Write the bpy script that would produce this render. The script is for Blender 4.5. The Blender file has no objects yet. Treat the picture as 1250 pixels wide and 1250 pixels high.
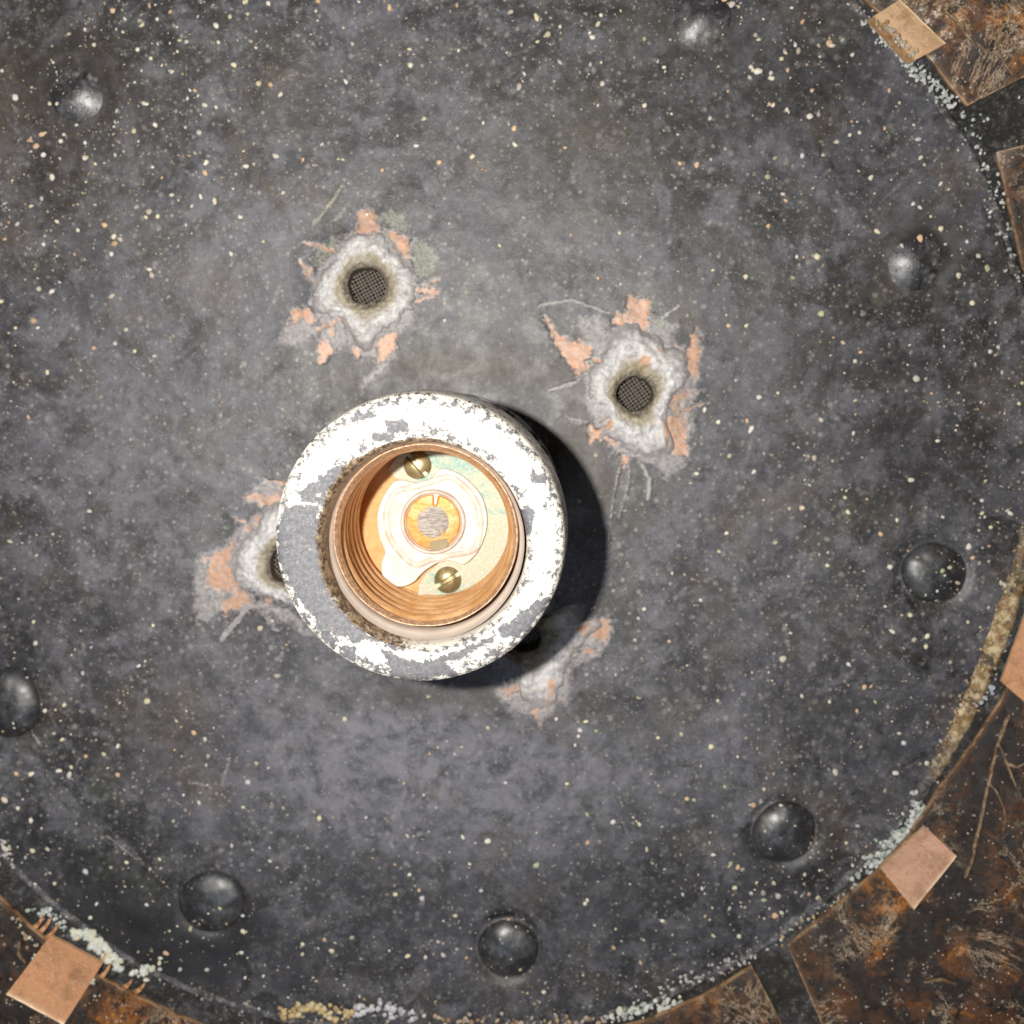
import bpy, bmesh, math, random
import numpy as np
from mathutils import Vector, Matrix, Quaternion

random.seed(7)
rng = np.random.default_rng(7)
PI = math.pi
# ------------------------------------------------------------------ camera, world, light
# units: 1 = 1 cm.  The canopy plate lies at z = 0, the camera hangs about 20 cm above it.
D = 20.0
F = 1378.0
sc = bpy.context.scene
COL = sc.collection
nv = Vector((30 / F, 130 / F, -1)).normalized()
RQ = nv.rotation_difference(Vector((0, 0, -1)))
RM = np.array(RQ.to_matrix())
cam = bpy.data.cameras.new('camera')
cam.sensor_width = 36
cam.sensor_fit = 'HORIZONTAL'
cam.lens = F / 1250 * 36
cam.clip_start = 0.1
cam.clip_end = 500
camo = bpy.data.objects.new('camera', cam)
camo.matrix_world = Matrix.Translation((0, 0, D)) @ RQ.to_matrix().to_4x4()
COL.objects.link(camo)
sc.camera = camo
cam.dof.use_dof = True
cam.dof.focus_distance = 16.6
cam.dof.aperture_fstop = 0.25

w = bpy.data.worlds.new('World')
sc.world = w
w.use_nodes = True
w.node_tree.nodes['Background'].inputs[0].default_value = (1.0, 0.93, 0.84, 1)
w.node_tree.nodes['Background'].inputs[1].default_value = 0.055

ld = bpy.data.lights.new('phone_flash', 'AREA')
ld.shape = 'DISK'
ld.size = 0.6
ld.energy = 6300
ld.color = (1.0, 0.965, 0.90)
lo = bpy.data.objects.new('phone_flash', ld)
lo.location = (-2.87, 0.71, 20.3)
COL.objects.link(lo)

# weak cool light of the room falling in from below the frame (sheen on the plate and rivets)
l2 = bpy.data.lights.new('room_window', 'AREA')
l2.shape = 'RECTANGLE'
l2.size = 9
l2.size_y = 7
l2.energy = 1500
l2.color = (0.70, 0.80, 1.0)
lo2 = bpy.data.objects.new('room_window', l2)
lo2.location = (-4.5, -19.0, 34.0)
lo2.rotation_euler = (Vector((-1.4, -6.0, 0)) - Vector(lo2.location)).to_track_quat('-Z', 'Y').to_euler()
COL.objects.link(lo2)

sc.view_settings.view_transform = 'Standard'
sc.view_settings.look = 'None'
sc.view_settings.exposure = 0
sc.view_settings.gamma = 1


# ------------------------------------------------------------------ geometry of the view
def at(px, py, z):
    """point at height z that stands behind photo point (px, py); arrays allowed"""
    px = np.asarray(px, float); py = np.asarray(py, float); z = np.asarray(z, float)
    d = np.stack([(px - 625) / F, (625 - py) / F, -np.ones_like(px)], -1) @ RM.T
    t = (D - z) / (-d[..., 2])
    p = d * t[..., None]
    p[..., 2] = z
    return p


def to_px(p):
    q = (np.asarray(p, float) - np.array([0, 0, D])) @ RM
    return 625 + F * q[..., 0] / -q[..., 2], 625 - F * q[..., 1] / -q[..., 2]


CC = at(548, 565, 0.0)          # canopy centre
_deg = np.array([-50, -39, -27, -15, 0, 13, 18, 34, 48, 74, 92, 106, 122, 135, 160, 195, 225, 275])
_rad = np.array([745, 742, 738, 727, 716, 707, 701, 703, 704, 702, 695, 706, 721, 723, 735, 765, 800, 765])
_deg = np.concatenate([_deg - 360, _deg, _deg + 360]); _rad = np.concatenate([_rad] * 3)


def seam_px(deg):
    k = np.radians(deg)
    r = np.interp(deg, _deg, _rad)
    r = sum(np.interp(deg + o, _deg, _rad) for o in (-6, -3, 0, 3, 6)) / 5
    return 548 + r * np.cos(k), 565 + r * np.sin(k)


_sd = np.linspace(-180, 180, 1441)
_sw = at(*seam_px(_sd), 0.1)
_sa = np.degrees(np.arctan2(-(_sw[:, 1] - CC[1]), _sw[:, 0] - CC[0]))
_sr = np.hypot(_sw[:, 1] - CC[1], _sw[:, 0] - CC[0])
_o = np.argsort(_sa); _sa = _sa[_o]; _sr = _sr[_o]


def seam_r(x, y):
    return np.interp(np.degrees(np.arctan2(-(y - CC[1]), x - CC[0])), _sa, _sr)


SLOPE = 0.42


def z_cone(x, y):
    e = np.hypot(x - CC[0], y - CC[1]) - seam_r(x, y)
    return 0.1 + SLOPE * np.maximum(e, 0)


def at_cone(px, py, lift=0.0):
    z = np.full(np.shape(px), 0.1)
    for _ in range(14):
        p = at(px, py, z + lift)
        z = 0.5 * z + 0.5 * z_cone(p[..., 0], p[..., 1])
    return at(px, py, z + lift)


# ------------------------------------------------------------------ numpy noise
def vnoise(x, y, seed=0):
    xi = np.floor(x).astype(np.int64); yi = np.floor(y).astype(np.int64)
    fx = x - xi; fy = y - yi
    fx = fx * fx * (3 - 2 * fx); fy = fy * fy * (3 - 2 * fy)

    def h(a, b):
        n = (a * 374761393 + b * 668265263 + seed * 974634777) & 0xffffffff
        n = ((n ^ (n >> 13)) * 1274126177) & 0xffffffff
        return ((n ^ (n >> 16)) & 0xffff) / 65535.0
    return (h(xi, yi) * (1 - fx) + h(xi + 1, yi) * fx) * (1 - fy) + (h(xi, yi + 1) * (1 - fx) + h(xi + 1, yi + 1) * fx) * fy


def fbm(x, y, seed=0, octv=4):
    s = 0; a = 0.5; t = 0
    for i in range(octv):
        s = s + a * vnoise(x * 2 ** i, y * 2 ** i, seed + i); t += a; a *= 0.55
    return s / t


def poly_mask(X, Y, pts, soft):
    """soft 1..0 mask of a polygon"""
    pts = np.asarray(pts, float)
    m = np.zeros(X.shape)
    x0, y0 = pts.min(0) - soft * 2; x1, y1 = pts.max(0) + soft * 2
    sel = (X > x0) & (X < x1) & (Y > y0) & (Y < y1)
    x = X[sel]; y = Y[sel]
    if x.size == 0:
        return m
    ins = np.zeros(x.shape, bool); dd = np.full(x.shape, 1e9)
    n = len(pts)
    for i in range(n):
        ax, ay = pts[i]; bx, by = pts[(i + 1) % n]
        ex, ey = bx - ax, by - ay
        t = np.clip(((x - ax) * ex + (y - ay) * ey) / (ex * ex + ey * ey + 1e-9), 0, 1)
        dd = np.minimum(dd, np.hypot(x - ax - t * ex, y - ay - t * ey))
        if ay != by:
            c = ((ay > y) != (by > y)) & (x < (bx - ax) * (y - ay) / (by - ay) + ax)
            ins ^= c
    sd = np.where(ins, -dd, dd)
    m[sel] = np.clip(0.5 - sd / (2 * soft), 0, 1)
    return m


def stroke_mask(X, Y, pts, wd, soft):
    m = np.zeros(X.shape)
    for (ax, ay), (bx, by) in zip(pts[:-1], pts[1:]):
        ex, ey = bx - ax, by - ay
        sel = (X > min(ax, bx) - wd - 9) & (X < max(ax, bx) + wd + 9) & (Y > min(ay, by) - wd - 9) & (Y < max(ay, by) + wd + 9)
        x = X[sel]; y = Y[sel]
        t = np.clip(((x - ax) * ex + (y - ay) * ey) / (ex * ex + ey * ey + 1e-9), 0, 1)
        d = np.hypot(x - ax - t * ex, y - ay - t * ey)
        m[sel] = np.maximum(m[sel], np.clip(0.5 - (d - wd / 2) / (2 * soft), 0, 1))
    return m


# ------------------------------------------------------------------ object helpers
LOC = {}


def thing(name, label, cat, loc, group=None):
    o = bpy.data.objects.new(name, None)
    o.empty_display_size = 0.5
    o.location = loc
    o['label'] = label; o['category'] = cat
    if group: o['group'] = group
    COL.objects.link(o)
    LOC[o.name] = np.array(loc, float)
    return o


def mk(name, verts, faces, mat, parent=None, origin=None, smooth=True, attrs=None, kind=None):
    """one mesh object; verts are world positions"""
    verts = np.asarray(verts, float)
    pl = LOC[parent.name] if parent is not None else np.zeros(3)
    og = np.asarray(origin, float) if origin is not None else pl
    v = verts - og
    me = bpy.data.meshes.new(name)
    if isinstance(faces, np.ndarray):
        k = faces.shape[1]
        me.vertices.add(len(v)); me.vertices.foreach_set('co', v.astype(np.float32).ravel())
        me.loops.add(faces.size); me.loops.foreach_set('vertex_index', faces.astype(np.int32).ravel())
        me.polygons.add(len(faces))
        me.polygons.foreach_set('loop_start', (np.arange(len(faces)) * k).astype(np.int32))
        me.polygons.foreach_set('loop_total', np.full(len(faces), k, np.int32))
        me.update(calc_edges=True)
    else:
        me.from_pydata([tuple(a) for a in v], [], faces)
    me.validate()
    me.polygons.foreach_set('use_smooth', np.full(len(me.polygons), smooth))
    for an, av in (attrs or {}).items():
        av = np.asarray(av, np.float32)
        if av.ndim == 1:
            me.attributes.new(an, 'FLOAT', 'POINT').data.foreach_set('value', av)
        else:
            me.attributes.new(an, 'FLOAT_COLOR', 'POINT').data.foreach_set('color', av.ravel())
    me.materials.append(mat)
    o = bpy.data.objects.new(name, me)
    COL.objects.link(o)
    if parent is not None:
        o.parent = parent
    o.location = og - pl
    LOC[o.name] = og
    if kind: o['kind'] = kind
    return o


def grid_faces(n, m, wrap_n=False, wrap_m=False):
    i = np.arange(n if wrap_n else n - 1); j = np.arange(m if wrap_m else m - 1)
    I, J = np.meshgrid(i, j, indexing='ij')
    a = I * m + J; b = ((I + 1) % n) * m + J; c = ((I + 1) % n) * m + (J + 1) % m; d = I * m + (J + 1) % m
    return np.stack([a, b, c, d], -1).reshape(-1, 4)


def lathe(profile, seg, centre):
    pr = np.asarray(profile, float)
    t = np.linspace(0, 2 * PI, seg, endpoint=False)
    T, R = np.meshgrid(t, pr[:, 0], indexing='ij')
    Z = np.meshgrid(t, pr[:, 1], indexing='ij')[1]
    v = np.stack([centre[0] + R * np.cos(T), centre[1] + R * np.sin(T), Z], -1)
    return v, grid_faces(seg, len(pr), wrap_n=True)[:, ::-1]


def smooth_profile(pts, n=6):
    pts = np.asarray(pts, float); out = []
    for i in range(len(pts) - 1):
        p0 = pts[max(i - 1, 0)]; p1 = pts[i]; p2 = pts[i + 1]; p3 = pts[min(i + 2, len(pts) - 1)]
        for t in np.linspace(0, 1, n, endpoint=False):
            out.append(0.5 * (2 * p1 + (p2 - p0) * t + (2 * p0 - 5 * p1 + 4 * p2 - p3) * t * t + (3 * p1 - p0 - 3 * p2 + p3) * t ** 3))
    out.append(pts[-1])
    return np.array(out)


def smooth_loop(pts, n=5):
    pts = np.asarray(pts, float); k = len(pts); out = []
    for i in range(k):
        p0, p1, p2, p3 = pts[i - 1], pts[i], pts[(i + 1) % k], pts[(i + 2) % k]
        for t in np.linspace(0, 1, n, endpoint=False):
            out.append(0.5 * (2 * p1 + (p2 - p0) * t + (2 * p0 - 5 * p1 + 4 * p2 - p3) * t * t + (3 * p1 - p0 - 3 * p2 + p3) * t ** 3))
    return np.array(out)


def plate_piece(name, pts, z0, z1, bev, mat, parent, kind=None):
    """flat piece cut to an outline, with a rounded upper edge"""
    bm = bmesh.new()
    vs = [bm.verts.new((p[0], p[1], z1)) for p in pts]
    f = bm.faces.new(vs)
    bm.normal_update()
    if f.normal.z < 0: f.normal_flip()
    ex = bmesh.ops.extrude_face_region(bm, geom=[f])
    top = [g for g in ex['geom'] if isinstance(g, bmesh.types.BMFace)][0]
    for v in [g for g in ex['geom'] if isinstance(g, bmesh.types.BMVert)]:
        pass
    for v in vs: v.co.z = z0
    bmesh.ops.bevel(bm, geom=list(top.edges), offset=bev, segments=3, profile=0.6, affect='EDGES', clamp_overlap=True)
    bmesh.ops.recalc_face_normals(bm, faces=bm.faces)
    bmesh.ops.triangulate(bm, faces=[q for q in bm.faces if len(q.verts) > 4])
    pl = LOC[parent.name]
    for v in bm.verts: v.co -= Vector(pl)
    me = bpy.data.meshes.new(name); bm.to_mesh(me); bm.free()
    me.materials.append(mat)
    for p in me.polygons: p.use_smooth = abs(p.normal.z) < 0.98
    o = bpy.data.objects.new(name, me); COL.objects.link(o); o.parent = parent
    LOC[o.name] = pl.copy()
    if kind: o['kind'] = kind
    return o


def slab(name, P, th, mat, parent=None, origin=None, edge=None, extra=None):
    """curved sheet with thickness from a grid of points P[n, m, 3]"""
    n, m = P.shape[:2]
    top = P.reshape(-1, 3); bot = top - np.array([0, 0, th])
    g = grid_faces(n, m); k = n * m
    fs = [g, g[:, ::-1] + k]
    idx = np.arange(k).reshape(n, m)
    for line in (idx[0, :], idx[:, -1], idx[-1, ::-1], idx[::-1, 0]):
        a = line[:-1]; b = line[1:]
        fs.append(np.stack([a, a + k, b + k, b], -1))
    f = np.concatenate(fs)
    # orient: flip if the top faces down
    a, b, c = top[g[0, 0]], top[g[0, 1]], top[g[0, 2]]
    if np.cross(b - a, c - a)[2] < 0: f = f[:, ::-1]
    at_ = {}
    if edge is not None: at_['edge'] = np.concatenate([edge.ravel(), np.ones(k)])
    o = mk(name, np.concatenate([top, bot]), f, mat, parent, origin, smooth=True, attrs=at_)
    for p in o.data.polygons: pass
    try:
        o.data.set_sharp_from_angle(angle=math.radians(40))
    except Exception:
        pass
    return o


# ------------------------------------------------------------------ node helpers
class NT:
    def __init__(s, name, rough=0.5, metal=0.0, spec=0.5):
        s.m = bpy.data.materials.new(name); s.m.use_nodes = True
        s.t = s.m.node_tree; s.b = s.t.nodes['Principled BSDF']
        s.b.inputs['Roughness'].default_value = rough
        s.b.inputs['Metallic'].default_value = metal
        s.b.inputs['Specular IOR Level'].default_value = spec
        tc = s.t.nodes.new('ShaderNodeTexCoord'); s.obj = tc.outputs['Object']

    def link(s, a, b): s.t.links.new(a, b)

    def setv(s, sock, v):
        if isinstance(v, bpy.types.NodeSocket): s.link(v, sock)
        elif isinstance(v, (tuple, list)): sock.default_value = tuple(v) + ((1,) if len(v) == 3 and sock.type == 'RGBA' else ())
        else: sock.default_value = v

    def noise(s, scale, detail=4, rough=0.55, dist=0.0, vec=None, out='Fac'):
        n = s.t.nodes.new('ShaderNodeTexNoise'); s.link(vec or s.obj, n.inputs['Vector'])
        n.inputs['Scale'].default_value = scale; n.inputs['Detail'].default_value = detail
        n.inputs['Roughness'].default_value = rough; n.inputs['Distortion'].default_value = dist
        return n.outputs[out]

    def voro(s, scale, out='Distance', feat='F1', vec=None, rnd=1.0):
        n = s.t.nodes.new('ShaderNodeTexVoronoi'); s.link(vec or s.obj, n.inputs['Vector'])
        n.feature = feat
        n.inputs['Scale'].default_value = scale; n.inputs['Randomness'].default_value = rnd
        return n.outputs[out]

    def attr(s, name, out='Fac'):
        n = s.t.nodes.new('ShaderNodeAttribute'); n.attribute_name = name
        return n.outputs[out]

    def sep(s, c):
        n = s.t.nodes.new('ShaderNodeSeparateColor'); s.link(c, n.inputs[0]); return n.outputs

    def math(s, op, a, b=0.0, c=0.0, clamp=False):
        n = s.t.nodes.new('ShaderNodeMath'); n.operation = op; n.use_clamp = clamp
        s.setv(n.inputs[0], a); s.setv(n.inputs[1], b); s.setv(n.inputs[2], c)
        return n.outputs[0]

    def ramp(s, v, lo, hi, a=0.0, b=1.0):
        n = s.t.nodes.new('ShaderNodeMapRange'); n.interpolation_type = 'SMOOTHSTEP'
        s.setv(n.inputs['Value'], v); s.setv(n.inputs['From Min'], lo); s.setv(n.inputs['From Max'], hi)
        s.setv(n.inputs['To Min'], a); s.setv(n.inputs['To Max'], b)
        return n.outputs[0]

    def mix(s, f, a, b, blend='MIX'):
        n = s.t.nodes.new('ShaderNodeMix'); n.data_type = 'RGBA'; n.blend_type = blend
        s.setv(n.inputs[0], f); s.setv(n.inputs[6], a); s.setv(n.inputs[7], b)
        return n.outputs[2]

    def mapping(s, scale=(1, 1, 1), rot=(0, 0, 0), vec=None):
        n = s.t.nodes.new('ShaderNodeMapping'); s.link(vec or s.obj, n.inputs[0])
        n.inputs['Scale'].default_value = scale; n.inputs['Rotation'].default_value = rot
        return n.outputs[0]

    def bump(s, h, strength=0.3, dist=0.02, normal=None):
        n = s.t.nodes.new('ShaderNodeBump'); n.inputs['Strength'].default_value = strength
        n.inputs['Distance'].default_value = dist; s.link(h, n.inputs['Height'])
        if normal: s.link(normal, n.inputs['Normal'])
        return n.outputs[0]

    def done(s, col=None, rough=None, metal=None, nrm=None):
        if col is not None: s.setv(s.b.inputs['Base Color'], col)
        if rough is not None: s.setv(s.b.inputs['Roughness'], rough)
        if metal is not None: s.setv(s.b.inputs['Metallic'], metal)
        if nrm is not None: s.link(nrm, s.b.inputs['Normal'])
        return s.m


def patina_nodes(n, warm=0.0):
    """blackened, dusty copper: returns colour, roughness, height"""
    big = n.noise(0.28, 3, 0.6, 0.6)
    mid = n.noise(1.5, 6, 0.72, 0.3)
    fine = n.noise(9, 8, 0.75)
    c = n.mix(n.ramp(big, 0.40, 0.60), (0.027, 0.026, 0.028), (0.058, 0.057, 0.068))
    c = n.mix(n.ramp(mid, 0.46, 0.60, 0, 0.9), c, (0.108, 0.106, 0.124))
    c = n.mix(n.ramp(n.noise(0.9, 7, 0.74, 0.8), 0.49, 0.60, 0, 0.92), c, (0.013, 0.0115, 0.011))
    c = n.mix(n.ramp(n.noise(0.55, 5, 0.65), 0.52, 0.66, 0, 0.65), c, (0.072, 0.056, 0.040))
    c = n.mix(n.ramp(n.noise(0.42, 5, 0.7), 0.56, 0.66, 0, 0.6), c, (0.056, 0.058, 0.044))
    m2 = n.noise(4.2, 8, 0.8, 0.4)
    c = n.mix(n.ramp(m2, 0.53, 0.66, 0, 0.6), c, (0.170, 0.165, 0.190))
    c = n.mix(n.ramp(m2, 0.49, 0.36, 0, 0.6), c, (0.011, 0.010, 0.010))
    c = n.mix(n.ramp(fine, 0.54, 0.70, 0, 0.6), c, (0.24, 0.225, 0.225))
    c = n.mix(n.ramp(fine, 0.48, 0.34, 0, 0.5), c, (0.009, 0.008, 0.008))
    grit = n.noise(26, 5, 0.8)
    c = n.mix(n.ramp(grit, 0.58, 0.72, 0, 0.55), c, (0.30, 0.28, 0.27))
    # soft pale dust blotches
    warp = n.mix(0.06, n.obj, n.noise(5, 3, out='Color'), 'ADD')
    v = n.voro(3.6, vec=warp)
    dens = n.noise(0.8, 3)
    c = n.mix(n.math('MULTIPLY', n.ramp(v, 0.26, 0.05), n.ramp(dens, 0.42, 0.60, 0, 0.7)), c, (0.27, 0.26, 0.25))
    v2 = n.voro(8.0, vec=warp)
    vc = n.sep(n.voro(8.0, out='Color', vec=warp))
    pick = n.ramp(vc[0], 0.60, 0.68)
    tone = n.mix(vc[1], (0.20, 0.21, 0.15), (0.34, 0.30, 0.27))
    c = n.mix(n.math('MULTIPLY', n.ramp(v2, 0.34, 0.08, 0, 0.8), pick), c, tone)
    v3 = n.voro(22.0, vec=warp)
    vc3 = n.sep(n.voro(22.0, out='Color', vec=warp))
    c = n.mix(n.math('MULTIPLY', n.ramp(v3, 0.34, 0.12, 0, 0.6), n.ramp(vc3[0], 0.80, 0.86)), c, (0.42, 0.39, 0.34))
    r = n.ramp(mid, 0.3, 0.75, 0.36, 0.62)
    h = n.math('ADD', n.math('MULTIPLY', fine, 0.5), n.math('MULTIPLY', n.noise(38, 4, 0.7), 0.25))
    return c, r, h


# plate material: patina + scraped copper, solder smears, tan residue, verdigris
n = NT('blackened_copper', spec=0.55)
c, r, h = patina_nodes(n)
k = n.sep(n.attr('marks', 'Color'))
k2 = n.sep(n.attr('sheen_stains', 'Color'))
streak = n.noise(16, 5, 0.7)
fn = n.noise(45, 4, 0.7)


def edgy(n, v, amt=0.55, lo=0.38, hi=0.62):
    q = n.math('ADD', v, n.math('MULTIPLY', n.math('SUBTRACT', streak, 0.5), amt))
    q = n.math('ADD', q, n.math('MULTIPLY', n.math('SUBTRACT', fn, 0.5), amt * 0.5))
    return n.ramp(q, lo, hi)


sm = n.math('MULTIPLY', edgy(n, k[1], 1.1, 0.30, 0.85), n.ramp(k[1], 0.02, 0.2, 0, 0.85))
hz = n.math('MULTIPLY', n.ramp(n.noise(2.6, 8, 0.78, 0.5), 0.36, 0.62, 0.15, 1.0), 0.85)
c = n.mix(n.math('MULTIPLY', k2[0], hz, clamp=True), c, (0.175, 0.172, 0.200))   # blue-grey clouds, with sheen painted in below the socket
c = n.mix(n.math('MULTIPLY', k2[1], 0.85, clamp=True), c, (0.050, 0.037, 0.026))  # brown oxide
c = n.mix(n.math('MULTIPLY', k2[2], 0.9, clamp=True), c, (0.012, 0.011, 0.012))   # near-black patches
c = n.mix(sm, c, n.mix(streak, (0.20, 0.185, 0.19), (0.42, 0.39, 0.39)))
tn = n.math('MULTIPLY', edgy(n, k[2], 2.2, 0.45, 1.05), n.ramp(k[2], 0.02, 0.2, 0, 0.7))
c = n.mix(tn, c, n.mix(fn, (0.20, 0.19, 0.13), (0.33, 0.36, 0.29)))
brk = n.math('MULTIPLY', n.math('SUBTRACT', n.noise(6, 4, 0.7, 1.0), 0.5), 1.6)
cp = n.math('MULTIPLY', edgy(n, n.math('ADD', k[0], brk), 1.5, 0.42, 1.05), n.ramp(k[0], 0.02, 0.45, 0, 0.85))
c = n.mix(cp, c, n.mix(n.ramp(streak, 0.4, 0.6), (0.56, 0.26, 0.12), (0.40, 0.28, 0.22)))
r = n.mix(cp, r, (0.5, 0.5, 0.5))
b1 = n.bump(h, 0.42, 0.03)
M_PLATE = n.done(c, r, n.math('MULTIPLY', cp, 0.25), b1)

n = NT('blackened_copper_frame', spec=0.25)
c, r, h = patina_nodes(n)
c = n.mix(n.ramp(n.noise(2.2, 7, 0.8, 0.6), 0.36, 0.56, 0, 0.9), c, (0.017, 0.016, 0.013))
c = n.mix(n.ramp(n.noise(3.4, 8, 0.85), 0.54, 0.64, 0, 0.75), c, (0.13, 0.125, 0.11))
c = n.mix(n.ramp(n.noise(12, 7, 0.85), 0.57, 0.66, 0, 0.85), c, (0.30, 0.30, 0.27))
M_FRAME = n.done(c, 0.65, 0.0, n.bump(n.math('ADD', h, n.noise(6, 7, 0.8)), 0.7, 0.05))

n = NT('rivet_patina', spec=0.6)
c, r, h = patina_nodes(n)
c = n.mix(0.5, c, (0.015, 0.017, 0.019))
M_RIVET = n.done(c, n.ramp(n.noise(3, 4), 0.3, 0.7, 0.34, 0.5), 0.1, n.bump(h, 0.4, 0.03))
n.b.inputs['Specular IOR Level'].default_value = 0.9
n.b.inputs['Coat Weight'].default_value = 0.35
n.b.inputs['Coat Roughness'].default_value = 0.34

n = NT('worn_rivet_patina', spec=0.9)
c, r, h = patina_nodes(n)
M_PRIVET = n.done(c, n.ramp(n.noise(3, 4), 0.3, 0.7, 0.30, 0.48), 0.1, n.bump(h, 0.5, 0.03))
n.b.inputs['Coat Weight'].default_value = 0.3
n.b.inputs['Coat Roughness'].default_value = 0.3

n = NT('seam_edge', spec=0.5)
c, r, h = patina_nodes(n)
g = n.attr('gold')
ns = n.noise(7, 7, 0.75)
c = n.mix(n.ramp(ns, 0.50, 0.62, 0, 0.75), c, (0.27, 0.245, 0.235))
gold = n.mix(n.ramp(n.noise(5, 6, 0.7), 0.4, 0.65), (0.22, 0.13, 0.05), (0.66, 0.54, 0.34))
gold = n.mix(n.ramp(n.noise(11, 6, 0.7), 0.5, 0.7), gold, (0.30, 0.14, 0.06))
gold = n.mix(n.ramp(n.noise(3.5, 7, 0.8), 0.52, 0.60, 0, 0.9), gold, (0.04, 0.03, 0.022))
c = n.mix(n.ramp(n.math('ADD', g, n.math('MULTIPLY', n.math('SUBTRACT', ns, 0.5), 2.0)), 0.4, 0.8), c, gold)
M_SEAM = n.done(c, 0.55, 0.0, n.bump(n.noise(14, 6, 0.8), 0.6, 0.04))

n = NT('solder', spec=0.6)
a = n.sep(n.attr('marks', 'Color'))
f1 = n.noise(9, 6, 0.65)
c = n.mix(n.ramp(f1, 0.35, 0.7), (0.44, 0.43, 0.44), (0.66, 0.64, 0.63))
c = n.mix(n.math('MULTIPLY', n.ramp(n.noise(6, 5), 0.52, 0.7), 0.5), c, (0.36, 0.31, 0.24))
c = n.mix(n.ramp(n.math('ADD', a[0], n.math('MULTIPLY', n.math('SUBTRACT', n.noise(16, 5, 0.7), 0.5), 0.9)), 0.4, 0.9), c, (0.55, 0.32, 0.20))
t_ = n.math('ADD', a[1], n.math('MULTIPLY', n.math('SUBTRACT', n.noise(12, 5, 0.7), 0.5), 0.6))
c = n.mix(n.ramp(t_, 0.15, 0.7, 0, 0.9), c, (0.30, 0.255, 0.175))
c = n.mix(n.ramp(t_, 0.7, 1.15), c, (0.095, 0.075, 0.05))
c = n.mix(n.ramp(n.math('ADD', a[2], n.math('MULTIPLY', n.math('SUBTRACT', n.noise(8, 5, 0.7), 0.5), 1.2)), 0.2, 0.85), c, (0.27, 0.25, 0.25))
M_SOLDER = n.done(c, n.ramp(n.noise(7, 3), 0.3, 0.7, 0.34, 0.6), 0.0, n.bump(n.math('ADD', f1, n.math('MULTIPLY', n.noise(40, 4), 0.4)), 0.45, 0.05))

n = NT('gauze_wire', rough=0.55, metal=0.3)
M_WIRE = n.done(n.mix(n.noise(20, 3), (0.10, 0.085, 0.07), (0.22, 0.185, 0.155)))

n = NT('dark_backing', rough=0.9, spec=0.2)
M_BACKING = n.done(n.mix(n.noise(6, 4), (0.035, 0.03, 0.026), (0.055, 0.047, 0.04)))  # dark colour for the added backing behind the gauze

n = NT('crumb', rough=0.75, spec=0.3)
cc_ = n.attr('tint', 'Color')
M_CRUMB = n.done(n.mix(n.ramp(n.noise(30, 4), 0.4, 0.7, 0, 0.35), cc_, (0.25, 0.22, 0.18)), 0.75, 0.0, n.bump(n.noise(50, 3), 0.4, 0.02))

# mica
n = NT('amber_mica', spec=0.2)
e = n.attr('edge')
big = n.noise(0.8, 5, 0.65, 0.4)
md = n.noise(3.2, 7, 0.72, 0.5)
c = n.mix(n.ramp(big, 0.42, 0.62), (0.009, 0.003, 0.001), (0.085, 0.028, 0.003))
glow = n.noise(0.5, 6, 0.7, 0.6)
c = n.mix(n.ramp(glow, 0.51, 0.62, 0, 0.9), c, (0.28, 0.095, 0.006))
c = n.mix(n.math('MULTIPLY', n.ramp(n.noise(3.2, 9, 0.85, 0.2), 0.55, 0.64, 0, 0.95), n.ramp(glow, 0.46, 0.60)), c, (0.56, 0.22, 0.015))
c = n.mix(n.ramp(n.noise(1.7, 9, 0.82, 0.3), 0.55, 0.48, 0, 0.95), c, (0.006, 0.0025, 0.001))
crk = n.noise(0.8, 9, 0.8, 1.0)
lin = n.math('ABSOLUTE', n.math('SUBTRACT', crk, 0.52))
c = n.mix(n.math('MULTIPLY', n.ramp(lin, 0.014, 0.0, 0, 0.9), n.ramp(n.noise(0.7, 3), 0.48, 0.6)), c, (0.60, 0.44, 0.28))
c = n.mix(n.math('MULTIPLY', n.ramp(n.noise(7, 9, 0.88), 0.54, 0.62, 0, 0.95), n.ramp(n.noise(0.9, 6, 0.75), 0.54, 0.60)), c, (0.68, 0.56, 0.44))
vv = n.voro(16)
vcc = n.sep(n.voro(16, out='Color'))
c = n.mix(n.math('MULTIPLY', n.ramp(vv, 0.24, 0.10), n.ramp(vcc[0], 0.84, 0.86)), c, (0.75, 0.62, 0.50))
e1 = n.math('ADD', e, n.math('MULTIPLY', n.math('SUBTRACT', md, 0.5), 0.9))
c = n.mix(n.ramp(e1, 0.35, 1.0, 0, 0.45), c, (0.15, 0.07, 0.025))
c = n.mix(n.ramp(e1, 0.86, 1.05, 0, 0.85), c, (0.42, 0.26, 0.14))
hh = n.math('ADD', md, n.math('MULTIPLY', n.noise(24, 5, 0.7), 0.4))
M_MICA = n.done(c, n.ramp(n.noise(4, 5, 0.7), 0.35, 0.65, 0.12, 0.32), 0.0, n.bump(hh, 0.55, 0.05))
n.b.inputs['Coat Weight'].default_value = 0.06
n.b.inputs['Coat Roughness'].default_value = 0.2
glit = n.noise(34, 3, 0.8)
n.link(n.bump(n.ramp(glit, 0.62, 0.72), 0.8, 0.06, None), n.b.inputs['Coat Normal'])

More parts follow.
